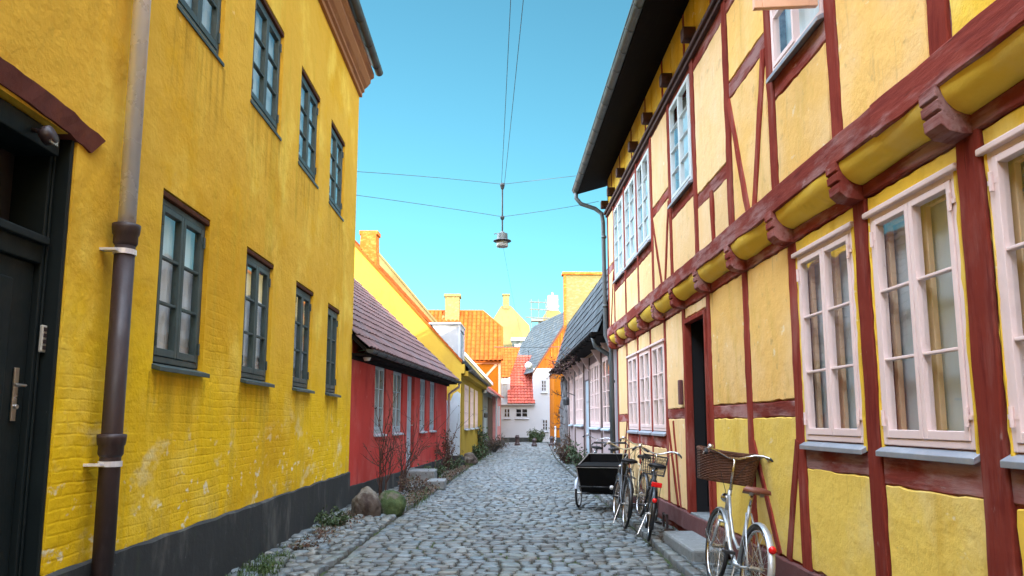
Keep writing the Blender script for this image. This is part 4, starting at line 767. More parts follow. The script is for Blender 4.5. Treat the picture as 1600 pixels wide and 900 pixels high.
# ------------------------------------------------------------------ white house closing the street
wh = thing('white_house', 'white house with red and orange roofs closing the end of the street', 'house', (2.5, 54, 0))
F = Fr((0, 54, 0), (1, 0, 0), (0, -1, 0))
ww = [(.4, .92, 1.72, 2.45), (1.25, 2.22, 1.72, 2.45)]
wall(MB(), F, .05, 2.6, 0, 2.85, ww, .3).build('low_wall', 'white', wh)
tw_ = [(3.14, 3.58, 3.6, 4.52), (3.2, 3.66, .78, 1.66)]
wall(MB(), F, 2.6, 5.4, 0, 5.3, tw_, .3).build('tall_wall', 'white', wh)
mb = MB(); mb.box(.05, .9, 54.9, 55.2, 2.8, 4.75); mb.box(2.6, 2.9, 54.3, 60, 0, 5.2); mb.build('wing_wall', 'white', wh)
MB().box(.04, 2.6, 53.95, 54.0, -.05, .32).build('plinth', 'plinth_tar', wh)
MB().fb(F, .06, 2.6, -.8, -.7, .1, 2.7).fb(F, 2.95, 5.3, -.8, -.7, .1, 5.2).build('interior', 'room', wh)
for a, b, c, e in ww + tw_:
    casement(wh, F, a, b, c, e, n=.02, rows=2 if b < 2.5 else 3, fm='white', gm='glass', back=None, sill='white', sd=.08, hinges=False, fw=.05, sw=.04, mw=.04)
casement(wh, Fr((0, 54.9, 0), (1, 0, 0), (0, -1, 0)), .3, .72, 3.3, 4.3, n=.05, rows=3, fm='white', gm='glass', sill=None, hinges=False, fw=.04, sw=.03, back='blind')
MB().tiles((.7, 53.75, 2.75), (1, 0, 0), (0, 4.2, 3.6), (0, -3.6, 4.2), 2.0, 6.0, .24, .34, amp=.05, lip=.045).build('low_roof', 'tile_red', wh)
MB().tiles((.02, 54.7, 4.7), (1, 0, 0), (0, 3, 2.6), (0, -2.6, 3), 2.2, 3.9, .24, .34, amp=.05).build('wing_roof', 'tile_orange', wh, clip=[((.85, 54.7, 4.7), (2.6, 0, -.9))])
MB().fb(F, .0, 2.66, -.2, .22, 2.66, 2.76).build('eaves_board', 'white', wh)
mb = MB(); mb.prism([(2.72, 54.0, 5.3), (5.4, 54.0, 5.3), (5.4, 54.0, 9.3)], (0, .3, 0)); mb.build('gable_boarding', 'tile_orange', wh)
mb = MB()
for i in range(6): mb.fb(F, 3.9 + i * .25, 3.96 + i * .25, .0, .05, 5.3, 6.85 + i * .36)
mb.build('gable_batten', 'brick', wh)
MB().fb(F, 2.6, 5.4, -.1, .06, 5.14, 5.34).build('gable_rail', 'white', wh)
U_ = Vector((-2.7, 12, 0)).normalized(); W_ = Vector((2.7, 0.3, 4.05)).normalized(); N_ = U_.cross(W_).normalized(); N_ = N_ if N_.x < 0 else -N_
MB().tiles((2.55, 53.8, 5.05), U_, W_, N_, 12, 6.0, .35, .3, lip=.02, flat=True).build('slate_slope', 'slate', wh)
mb = MB(); mb.prism([(2.5, 53.85, 5.0), (2.62, 53.85, 5.0), (5.5, 53.85, 9.32), (5.38, 53.85, 9.42)], (0, .2, 0)); mb.build('verge_board', 'timber_dark', wh)

# ------------------------------------------------------------------ houses on the right beyond the half timbered one
ow = thing('orange_wall_house', 'narrow orange wall of house standing between the vine cottage and the white house', 'house', (3.6, 46, 0))
mb = MB(); mb.box(3.5, 7.5, 46, 50, 0, 4.6); mb.build('wall', 'orangewall', ow)
mb = MB(); mb.prism([(3.4, 45.95, 4.5), (7.6, 45.95, 4.5), (6.0, 45.95, 6.3)], (0, 4.1, 0)); mb.build('roof', 'tile_dark', ow)
MB().tube([(3.55, 45.9, 1.2), (3.55, 45.9, .3), (3.45, 45.8, .1), (3.3, 45.7, .06)], .05, 8).build('drainpipe', 'white', ow, smooth=True)
MB().box(3.47, 7.4, 45.97, 46.0, -.05, .5).build('plinth', 'plinth_tar', ow)
ty = thing('tall_yellow_house', 'tall flat topped straw yellow gable with orange brick edge, above the vine cottage roof', 'house', (4, 31, 0))
mb = MB(); mb.prism([(2.86, 31, 0), (8.4, 31, 0), (8.4, 41, 0), (3.85, 41, 0)], (0, 0, 7.72)); mb.build('wall', 'strawbrick', ty)
mb = MB(); mb.box(2.80, 2.90, 30.95, 31.2, 0, 7.72); mb.build('brick_edge', 'brick', ty)
mb = MB(); mb.box(2.74, 8.5, 30.9, 31.4, 7.72, 7.84); mb.build('coping', 'brick', ty, bevel=.02)
vc = thing('vine_cottage', 'low pinkish cottage with grey posts and steep slate roof, bare vine at its far corner', 'house', (2.6, 16, 0))
F = Fr((2.6, 0, 0), uy, -ux); V0, V1 = 15.75, 28.9
vw = [(16.9, 18.2, 1.35, 3.05), (18.75, 19.7, 1.35, 3.05), (19.8, 20.7, 1.35, 3.05), (22.35, 23.4, 1.4, 2.95), (23.55, 24.6, 1.4, 2.95), (25.6, 26.6, 1.4, 2.95)]; vd = (21.0, 22.1, .2, 2.7)
wall(MB(), F, V0, V1, 0, 3.4, vw + [vd], .3).build('wall', 'whitepink', vc)
mb = MB(); mb.box(2.9, 8, V1 - .3, V1, 0, 3.4); mb.prism([(2.5, V1 - .32, 3.4), (2.84, V1 - .32, 5.2), (4.5, V1 - .32, 6.5), (7, V1 - .32, 3.4)], (0, .3, 0)); mb.box(2.9, 8, V0, V0 + .3, 0, 3.4); mb.build('end_wall', 'greywall', vc)
MB().box(3.4, 3.45, V0 + .3, V1 - .3, .1, 3.3).build('interior', 'room', vc)
for a, b, c, e in vw: casement(vc, F, a, b, c, e, n=.02, rows=4, fm='pinkpaint', gm='glass_left', back=None, sill='bluegrey', sd=.07, hinges=False, fw=.06, sw=.05)
mb = MB(); mb.fb(F, vd[0] + .02, vd[1] - .02, -.1, -.03, .2, 2.68)
for z in ((.4, 1.1), (1.3, 1.9), (2.05, 2.55)): mb.fb(F, 21.2, 21.9, -.03, -.01, *z)
mb.build('door', 'bluegrey', vc, bevel=.01)
for y in (15.95, 16.75, 18.45, 20.85, 22.2, 24.8, 26.9, 28.7): MB().timber(F, (y, 0), (y, 3.3), .16, -.05, .03).build('post', 'brownboard' if y > 17 else 'greywall', vc)
for y in (16.75, 18.45, 20.85, 22.2, 23.5, 24.8, 25.8, 26.9): MB().prism([F(y - .04, .03, 2.9), F(y - .04, .03, 3.28), F(y - .04, .26, 3.28)], (0, .08, 0)).build('eaves_bracket', 'pinkpaint', vc)
MB().fb(F, V0, V1, .0, .06, 3.28, 3.42).build('wall_plate', 'tan', vc)
mb = MB(); mb.fb(F, V0 + .0, V1, -.02, .03, -.05, .35); mb.build('plinth', 'plinth_tar', vc)
e0 = (2.16, V0, 3.42); W1 = Vector((.62, 0, 1.9)); W2 = Vector((1.75, 0, 1.02))
MB().tiles(e0, uy, W1, Vector((-1.9, 0, .62)), V1 - V0 + .15, W1.length, .3, .28, lip=.02, flat=True).build('steep_roof', 'slate', vc)
MB().tiles((2.78, V0, 5.32), uy, W2, Vector((-1.02, 0, 1.75)), V1 - V0 + .15, W2.length, .3, .28, lip=.02, flat=True).build('upper_roof', 'slate', vc)
mb = MB(); mb.prism([(2.14, V0, 3.36), (2.2, V0, 3.44), (2.8, V0, 5.28), (4.52, V0, 6.26), (8, V0, 3.44), (2.6, V0, 3.40)], (0, V1 - V0 + .1, 0)); mb.build('roof_deck', 'blackwood', vc)
mb = MB(); gp = [(2.10 + .09 * math.cos(a), 3.42 + .09 * math.sin(a)) for a in [math.pi + math.pi * i / 8 for i in range(9)]]
mb.add([(x, y, z) for y in (V0 + .05, V1 + .2) for x, z in gp], [(i, i + 1, i + 10, i + 9) for i in range(8)] + [tuple(range(9)), tuple(range(9, 18))])
for yy in np.arange(V0 + .4, V1, .8): mb.tube([(x, yy, z - .005) for x, z in gp], .012, 6)
mb.box(2.12, 2.6, V0 + .02, V1 + .1, 3.34, 3.38); mb.build('gutter', 'blackwood', vc)
MB().tube([(2.1, 16.2, 3.35), (2.15, 16.2, 3.15), (2.46, 16.2, 2.95), (2.5, 16.2, 2.7), (2.5, 16.2, .1)], .05, 10).build('downpipe', 'darkpipe', vc, smooth=True)
mb = MB(); mb.tube([(2.58, 24.7, 2.35), (2.3, 24.7, 2.45), (2.28, 24.7, 2.32)], .014, 6); mb.lathe([(.0, .3), (.06, .28), (.12, .2), (.1, .02), (.05, 0), (0, 0)], (2.28, 24.7, 2.02), None, 8); mb.build('wall_lantern', 'lampdark', vc)

# ------------------------------------------------------------------ scaffolded house far behind
sh = thing('scaffolded_house', 'distant straw gable with white chimney and grey scaffold beside it', 'house', (6, 80, 0))
mb = MB(); mb.prism([(3.4, 80, 0), (3.4, 80, 10.5), (5.4, 80, 13.6), (6.6, 80, 13.6), (9.6, 80, 10.8), (9.6, 80, 0)], (0, 7, 0)); mb.build('wall', 'palegable', sh)
mb = MB(); mb.box(5.5, 6.6, 80.2, 81.2, 13.2, 15.3); mb.box(5.4, 6.7, 80.1, 81.3, 14.0, 14.15); mb.box(5.95, 6.1, 80.6, 80.75, 15.3, 15.7); mb.build('chimney', 'white', sh)
mb = MB()
for x in (3.6, 4.4, 5.2): mb.tube([(x, 79.3, 0), (x, 79.3, 14.7)], .05, 6)
for z, x0 in ((14.4, 3.4), (13.6, 3.4), (12.7, 3.0)): mb.tube([(x0, 79.3, z), (5.6, 79.3, z - .1)], .07, 6)
mb.box(3.6, 4.9, 78.9, 79.9, 12.25, 12.5); mb.build('scaffold', 'darkpipe', sh)
# ------------------------------------------------------------------ hanging lamps, wires
def sag(a, b, s_, k=16):
    a, b = Vector(a), Vector(b); return [a.lerp(b, i / k) - Vector((0, 0, s_ * 4 * (i / k) * (1 - i / k))) for i in range(k + 1)]
nA, nB = (.075, 14.3, 6.22), (.075, 14.3, 5.55)
def lamp(name, label, loc, sc, globe, group):
    t = thing(name, label, 'street lamp', loc, 0, group); K = lambda v: v * sc
    mb = MB(True); mb.tube([(0, 0, K(.30)), (0, 0, K(1.27))], K(.016), 8); mb.build('rod', 'lampdark', t)
    mb = MB(True); mb.lathe([(0, K(1.31)), (K(.035), K(1.31)), (K(.05), K(1.27)), (K(.03), K(1.19)), (0, K(1.18))], n=12); mb.build('wire_clamp', 'lampdark', t); mb = MB(True); mb.lathe([(0, K(.63)), (K(.035), K(.63)), (K(.045), K(.60)), (K(.03), K(.56)), (0, K(.56))], n=12); mb.build('wire_clamp', 'lampdark', t)
    if globe:
        mb = MB(True); mb.lathe([(0, -.16), (.09, -.15), (.17, -.07), (.2, .04), (.17, .15), (.09, .22), (0, .25)], n=18); mb.build('lamp_globe', 'lens', t, smooth=True)
        return t
    mb = MB(True); mb.lathe([(0, .31), (.04, .31), (.05, .28), (.105, .27), (.108, .15), (.118, .14), (.118, .125), (0, .125)], n=24); mb.tube([(-.1, 0, .27), (-.155, 0, .275), (-.155, 0, .25)], .009, 6); mb.build('lamp_housing', 'lampmetal', t)
    mb = MB(True); mb.lathe([(.0, .145), (.12, .143), (.175, .128), (.18, .118), (.172, .112), (.12, .118), (0, .118)], n=28); mb.build('lamp_rim', 'lampdark', t, smooth=True)
    mb = MB(True); mb.lathe([(.112, .12), (.115, .02), (.108, .0), (.06, -.008), (0, -.01)], n=24); mb.build('lamp_bowl', 'lampglass', t, smooth=True)
    return t
lamp('hanging_lamp', 'grey disc rimmed lamp hanging on wires high over the middle of the street', (.078, 14.3, 4.93), 1., False, 'street lamps hung over the street')
lamp('hanging_lamp', 'small white globe lamp hanging far off in front of the white house', (1.58, 38, 4.30), .62, True, 'street lamps hung over the street')
def cable(name, pts, label, cat, r=.005):
    return tag(MB().tube(pts, r, 6).build(name, 'wirecable'), label, cat, 'wires over the street')
wl1 = sag((-2.7, 13.12, 6.06), nA, -.02) + sag(nA, (2.2, 15.62, 6.92), .0)[1:]
cable('span_wire', wl1, 'upper thin wire spanning the street, holding the top of the lamp rod', 'wire')
wl2 = sag((-2.7, 13.12, 5.62), nB, -.01) + sag(nB, (2.2, 15.62, 6.28), .02)[1:]
cable('span_wire', wl2, 'lower thin wire spanning the street just above the grey lamp', 'wire')
cable('overhead_cable', sag((.06, 14.3, 6.23), (.45, -9, 10.4), .45, 24), 'left one of the two cables running overhead from the lamp rod', 'cable', .0045)
cable('overhead_cable', sag((.12, 14.3, 6.23), (.95, -9, 10.4), .45, 24), 'right one of the two cables running overhead from the lamp rod', 'cable', .0045)
cable('span_wire', sag((-.2, 38.1, 5.32), (3.25, 38.1, 5.34), .02), 'far pale wire crossing in front of the slate roof, carrying the white globe', 'wire', .018)
cable('overhead_cable', sag((.09, 14.3, 4.97), (1.58, 38, 5.1), .5), 'faint cable running from the grey lamp on to the far globe lamp', 'cable', .0025)

# ------------------------------------------------------------------ boulders, steps, bollards, pot
def rock(name, m, loc, sx, sy, sz, label, seed, rz=0., lean=0.):
    from mathutils import noise
    bm = bmesh.new(); bmesh.ops.create_icosphere(bm, subdivisions=5, radius=1)
    for v in bm.verts:
        p = v.co.copy(); k = 1 + .22 * noise.noise(p * .9 + Vector((seed, 0, 0))) + .09 * noise.noise(p * 2.3 + Vector((0, seed, 0))) + .045 * noise.noise(p * 6 + Vector((seed, seed, 0))) + .022 * noise.noise(p * 14) + .012 * noise.noise(p * 30)
        if p.z < -.3: p.z = -.3 + (p.z + .3) * .5
        v.co = Vector((p.x * sx * k, p.y * sy * k, p.z * sz * k + sz * .55))
    me = bpy.data.meshes.new(name); bm.to_mesh(me); bm.free()
    for f in me.polygons: f.use_smooth = True
    me.materials.append(M[m]); o = bpy.data.objects.new(name, me); C.objects.link(o); o.location = loc; o.rotation_euler = (0, R(lean), R(rz))
    return tag(o, label, 'boulder', 'boulders by the red cottage')
rock('boulder', 'boulder', (-2.10, 11.98, -.03), .23, .23, .31, 'large bare grey and brown boulder against the corner of the yellow house', 3.3, 20, 6)
rock('boulder', 'mossrock', (-1.80, 12.42, -.03), .27, .24, .27, 'rounded green mossy boulder to the right of the bare brown one', 8.1, -30, 12)
tag(MB().box(-2.16, -1.5, 17.75, 18.7, .0, .33).build('stone_step', 'granite', bevel=.02), 'upper stone step at the white door of the red cottage', 'step', 'steps at the red cottage')
tag(MB().box(-1.60, -1.2, 16.85, 17.6, -.02, .17).build('stone_step', 'granite', bevel=.02), 'lower stone slab beside the street below the red cottage step', 'step', 'steps at the red cottage')
def bollard(x, y, h, label):
    mb = MB(); mb.lathe([(.17, -.05), (.17, .12), (.12, .18), (.105, h * .6), (.115, h - .2), (.15, h - .17), (.15, h - .12), (.12, h - .08), (.10, h - .02), (0, h)], (x, y, 0), n=14)
    return tag(mb.build('bollard', 'castiron', smooth=False, bevel=.01), label, 'bollard', 'bollards at the street end')
bollard(1.20, 46.0, .66, 'dark bollard at the street end, left one in front of the black plinth'); bollard(2.18, 44.5, .5, 'dark bollard beside the evergreen bush at the street end'); bollard(3.28, 45.3, .6, 'dark bollard at the foot of the orange wall')
mb = MB(); mb.lathe([(.0, .0), (.05, 0), (.068, .09), (.072, .095), (.072, .11), (.06, .11), (.055, .07), (0, .07)], (2.22, 9.72, .005), n=16); tag(mb.build('flower_pot', 'terracotta', smooth=False), 'small dark empty flower pot behind the granite step', 'pot')
mb = MB(); mb.box(2.33, 2.36, 10.4, 10.43, 0, .22); mb.box(2.33, 2.36, 10.62, 10.65, 0, .22); mb.box(2.335, 2.355, 10.4, 10.65, .19, .21); tag(mb.build('boot_scraper', 'castiron'), 'small iron boot scraper at the foot of the half timbered wall', 'boot scraper')
rock('stone', 'boulder', (-1.05, 26.5, -.03), .32, .36, .26, 'rounded brown stone at the corner of the yellow gable house', 5.2); bpy.data.objects['stone']['group'] = 'boulders by the red cottage'

# ------------------------------------------------------------------ plants
def leaf(mb, p, d_, n_, L_, wd):
    d_ = Vector(d_).normalized(); s_ = d_.cross(Vector(n_)).normalized(); p = Vector(p); m_ = d_.cross(s_) * .12 * L_
    mb.add([p, p + d_ * L_ * .45 + s_ * wd / 2 + m_, p + d_ * L_, p + d_ * L_ * .45 - s_ * wd / 2 + m_], [(0, 1, 2, 3)])
def rv(a=1.): return Vector((rnd.uniform(-a, a), rnd.uniform(-a, a), rnd.uniform(-a, a)))
def branch(mb, p, d_, L_, r, depth, tips, up=.1):
    pts = [Vector(p)]; d_ = Vector(d_).normalized(); k = 7
    for i in range(k): d_ = (d_ + rv(.16) + Vector((0, 0, up * .3))).normalized(); pts.append(pts[-1] + d_ * L_ / k)
    mb.tube(pts, [r * (1 - .6 * i / k) for i in range(k + 1)], 5)
    tips.append(pts[-1])
    if depth:
        for i in (2, 3, 4, 5, 6):
            if rnd.random() < .75:
                q = (d_ + rv(.75)).normalized(); branch(mb, pts[i], q, L_ * rnd.uniform(.35, .6), r * .55, depth - 1, tips, up)
                tips.append(pts[i])
def bush(name, label, loc, n, h, r, depth, spread, lm, nl, ls, sm='stem', wall_n=None, group=None):
    t = thing(name, label, 'shrub', loc, 0, group); mb = MB(); tips = []
    for i in range(n):
        a = rnd.uniform(0, 6.28); dd = Vector((math.cos(a) * spread, math.sin(a) * spread, 1))
        if wall_n: dd = Vector((dd.x * .5 + wall_n[0] * .15, dd.y, dd.z))
        branch(mb, Vector(loc) + Vector((rnd.uniform(-.08, .08), rnd.uniform(-.12, .12), -.02)), dd, h * rnd.uniform(.7, 1.15), r, depth, tips)
    mb.build('stems', sm, t)
    if nl:
        lf = MB()
        for i in range(nl):
            p = rnd.choice(tips) + rv(.05); leaf(lf, p, rv(), rv(), ls * rnd.uniform(.6, 1.3), ls * rnd.uniform(.45, .7))
        lf.build('leaves', lm, t)
    return t
GR = 'bare shrubs along the red cottage'
bush('rose_bush', 'tall bare climbing rose against the red wall directly behind the boulders', (-2.18, 14.3, 0), 6, 1.45, .014, 2, .22, 'dryleaf', 60, .05, wall_n=(1, 0), group=GR)
bush('rose_bush', 'bare rose with upright canes between the first window and the cottage door', (-2.02, 15.7, 0), 6, 1.3, .012, 2, .22, 'dryleaf', 50, .05, wall_n=(1, 0), group=GR)
bush('rose_bush', 'single slanting long cane with few twigs right of the cottage door', (-1.66, 19.6, 0), 2, 1.9, .012, 1, .3, 'dryleaf', 14, .05, wall_n=(1, 0), group=GR)
bush('rose_bush', 'dense dark bush with brown leaves below the last cottage window', (-1.5, 21.8, 0), 10, .95, .010, 2, .4, 'dryleaf', 420, .07, group=GR)
bush('low_shrub', 'low grey twiggy shrub with withered leaves in front of the stone steps', (-1.72, 15.4, 0), 14, .42, .006, 1, .9, 'dryleaf', 320, .06, 'greystem', group='low plants at the foot of the left walls')
bush('low_shrub', 'low green leafy plant between the two stone steps of the red cottage', (-1.62, 18.8, 0), 14, .42, .006, 1, .8, 'weed', 420, .07, group='low plants at the foot of the left walls')
bush('low_shrub', 'low green plant at the foot of the blue grey painted patch', (-1.42, 22.9, 0), 14, .4, .006, 1, .8, 'weed', 420, .08, group='low plants at the foot of the left walls')
bush('low_shrub', 'dark leafy weed clump against the black plinth before the boulders', (-2.36, 10.7, 0), 16, .24, .004, 1, 1.1, 'weed', 520, .06, group='low plants at the foot of the left walls')
bush('low_shrub', 'thin upright plant between windows of the yellow gable house front', (-.72, 33.0, 0), 7, 1.2, .015, 1, .25, 'weed', 200, .16, group='low plants at the foot of the left walls')
bush('low_shrub', 'low green clump at the foot of the yellow gable house front', (-.75, 30.0, 0), 16, .5, .01, 1, .8, 'weed', 420, .11, group='low plants at the foot of the left walls')
bush('grey_shrub', 'wide rounded grey twiggy shrub at the left edge of the far street', (-.18, 36.8, 0), 60, .75, .008, 2, 1.0, 'dryleaf', 500, .09, 'greystem', group='low plants at the foot of the left walls')
t = thing('evergreen_bush', 'dark evergreen bush standing before the white house wall', 'shrub', (2.75, 52.5, 0)); mb = MB(); tips = []
for i in range(26): a = rnd.uniform(0, 6.28); branch(mb, (2.75 + rnd.uniform(-.25, .25), 52.5, 0), (math.cos(a) * .4, math.sin(a) * .4, 1), rnd.uniform(.3, .75), .02, 1, tips)
mb.build('stems', 'stem', t); lf = MB()
for i in range(2600): leaf(lf, rnd.choice(tips) + rv(.13), rv(), rv(), rnd.uniform(.08, .15), .06)
lf.build('leaves', 'weed', t)
# gnarled vine at the corner of the vine cottage
t = thing('climbing_vine', 'thick gnarled grey vine trunk with bare branches at the corner of the cottage', 'vine', (2.35, 27.6, 0)); mb = MB(); tips = []
for j in range(5):
    x, y = 2.5 + rnd.uniform(-.06, .1), 27.6 + rnd.uniform(-.5, .9); pts = []; 
    for i in range(14): pts.append((x + .06 * math.sin(i * .9 + j) + rnd.uniform(-.03, .03), y + .08 * math.cos(i * .7 + j * 2), -.05 + i * .25))
    mb.tube(pts, [.16 - .006 * i + rnd.uniform(-.02, .025) for i in range(14)], 9)
mb.build('trunk', 'bark', t, smooth=True); mb = MB()
for i in range(12):
    z = rnd.uniform(1.0, 3.4); branch(mb, (2.42, 27.6 + rnd.uniform(-.7, .9), z), (-1, rnd.uniform(-.6, .6), rnd.uniform(-.2, .7)), rnd.uniform(.15, .42), .012, 1, tips)
for i in range(26):
    y = rnd.uniform(20, 28); branch(mb, (2.2, y, 3.3 + rnd.uniform(-.1, .1)), (-.4, rnd.uniform(-1, 1), rnd.uniform(-.6, .4)), rnd.uniform(.3, .6), .014, 1, tips)
mb.build('branches', 'timber_dark', t); lf = MB()
for i in range(220): leaf(lf, rnd.choice(tips) + rv(.08), rv(), rv(), rnd.uniform(.05, .1), .05)
lf.build('leaves', 'dryleaf', t)
bush('low_shrub', 'dark tangle of stems round the foot of the gnarled vine', (2.42, 26.3, 0), 26, .8, .012, 1, .6, 'dryleaf', 700, .09, group='low plants at the foot of the right walls')
bush('low_shrub', 'dark leafy plants along the cottage wall behind the cargo tricycle', (2.5, 21.8, 0), 22, .7, .010, 1, .6, 'weed', 700, .09, group='low plants at the foot of the right walls')
# grass and small weeds nobody could count
gb = MB()
def tuft(x, y, n, h, sp):
    for i in range(n):
        px, py = x + rnd.gauss(0, sp), y + rnd.gauss(0, sp * 1.6); a = rnd.uniform(0, 6.28); hh = h * rnd.uniform(.5, 1.2); b = Vector((math.cos(a), math.sin(a), 0)) * hh * rnd.uniform(.15, .8); s_ = Vector((-math.sin(a), math.cos(a), 0)) * .0045
        p = Vector((px, py, -.01)); m_ = p + b * .35 + Vector((0, 0, hh * .65)); e = p + b + Vector((0, 0, hh * .85))
        gb.add([p - s_, p + s_, m_ + s_ * .8, m_ - s_ * .8, e], [(0, 1, 2, 3), (3, 2, 4)])
for i in range(34): tuft(-2.5 + rnd.uniform(0, .28), rnd.uniform(6.9, 8.3), 40, .12, .06)
for i in range(26): tuft(-2.53 + rnd.uniform(0, .1), rnd.uniform(8.6, 12.8), 16, .10, .05)
for i in range(40): yy = rnd.uniform(13.5, 23); tuft(edgeL(yy) - rnd.uniform(.05, .5), yy, 24, .13, .07)
for i in range(60): yy = rnd.uniform(13, 34); tuft(edgeL(yy) - rnd.uniform(.0, .25), yy, 14, .09, .07)
for i in range(50): yy = rnd.uniform(16.5, 30); tuft(kerbR(yy) + rnd.uniform(.1, .35), yy, 16, .11, .07)
for i in range(30): yy = rnd.uniform(7, 15); tuft(2.44, yy, 8, .06, .03)
gb.build('grass', 'grass', kind='stuff')
lb = MB()
for i in range(1500):
    yy = rnd.uniform(8.8, 12.3); x = -2.42 + abs(rnd.gauss(0, .16)); leaf(lb, (x, yy, .01 + rnd.uniform(0, .05)), (rnd.uniform(-1, 1), rnd.uniform(-1, 1), rnd.uniform(0, .8)), (0, 0, 1), .05, .03)
for i in range(1600):
    yy = rnd.uniform(13.2, 24); leaf(lb, (edgeL(yy) - abs(rnd.gauss(.1, .25)), yy, .02 + rnd.uniform(0, .08)), (rnd.uniform(-1, 1), rnd.uniform(-1, 1), rnd.uniform(0, .8)), (0, 0, 1), .06, .035)
for i in range(500):
    yy = rnd.uniform(9, 13); leaf(lb, (kerbR(yy) + rnd.uniform(.05, .5), yy, .02), (rnd.uniform(-1, 1), rnd.uniform(-1, 1), .1), (0, 0, 1), .035, .02)
lb.build('fallen_leaves', 'dryleaf', kind='stuff')

# ------------------------------------------------------------------ bicycles (local frame: x forward, y left, z up)
RXZ = Matrix.Rotation(R(90), 3, 'X')
def circ(c, r, k=40, a0=0, a1=360): return [(c[0] + r * math.cos(R(a0 + (a1 - a0) * i / k)), c[1], c[2] + r * math.sin(R(a0 + (a1 - a0) * i / k))) for i in range(k + (a1 - a0 != 360))]
def wheel(root, c, r=.34, tr=.019, rimm='chrome', spokes=32, turn=None):
    mb = MB(True); mb.tube(circ(c, r - tr), tr, 10, closed=True); w_ = mb.build('wheel', 'rubber', root, smooth=True)
    mb = MB(True); mb.tube(circ(c, r - .042), .0125, 8, closed=True); mb.build('rim', rimm, w_, smooth=True)
    mb = MB(True)
    for i in range(spokes):
        a = 2 * math.pi * i / spokes; a2 = a + (.5 if i % 4 < 2 else -.5); y0 = .028 if i % 2 else -.028
        mb.tube([(c[0] + .02 * math.cos(a2 + a * 0), c[1] + y0, c[2] + .02 * math.sin(a2)), (c[0] + (r - .05) * math.cos(a), c[1], c[2] + (r - .05) * math.sin(a))], .0016, 4)
    mb.build('spokes', 'steel', w_)
    mb = MB(True); mb.tube([(c[0], -.05 + c[1], c[2]), (c[0], .05 + c[1], c[2])], .018, 10); mb.tube([(c[0], -.075 + c[1], c[2]), (c[0], .075 + c[1], c[2])], .007, 8); mb.build('hub', 'steel', w_)
    return w_
def fender(root, c, r, a0, a1, m, wd=.058):
    mb = MB(True); k = 22; prof = [(-wd / 2, -.014), (-wd * .32, -.002), (0, .003), (wd * .32, -.002), (wd / 2, -.014)]; vs = []
    for i in range(k + 1):
        a = R(a0 + (a1 - a0) * i / k)
        for y, dr_ in prof: vs.append((c[0] + (r + dr_) * math.cos(a), c[1] + y, c[2] + (r + dr_) * math.sin(a)))
    mb.add(vs, [(i * 5 + j, i * 5 + j + 1, i * 5 + 6 + j, i * 5 + 5 + j) for i in range(k) for j in range(4)])
    for a in (a0 + 12, (a0 + a1) / 2 + 10):
        for s_ in (-1, 1): mb.tube([(c[0], c[1] + s_ * .055, c[2]), (c[0] + r * math.cos(R(a)), c[1] + s_ * wd / 2, c[2] + r * math.sin(R(a)))], .0028, 4)
    o = mb.build('fender', m, root, smooth=True); return o
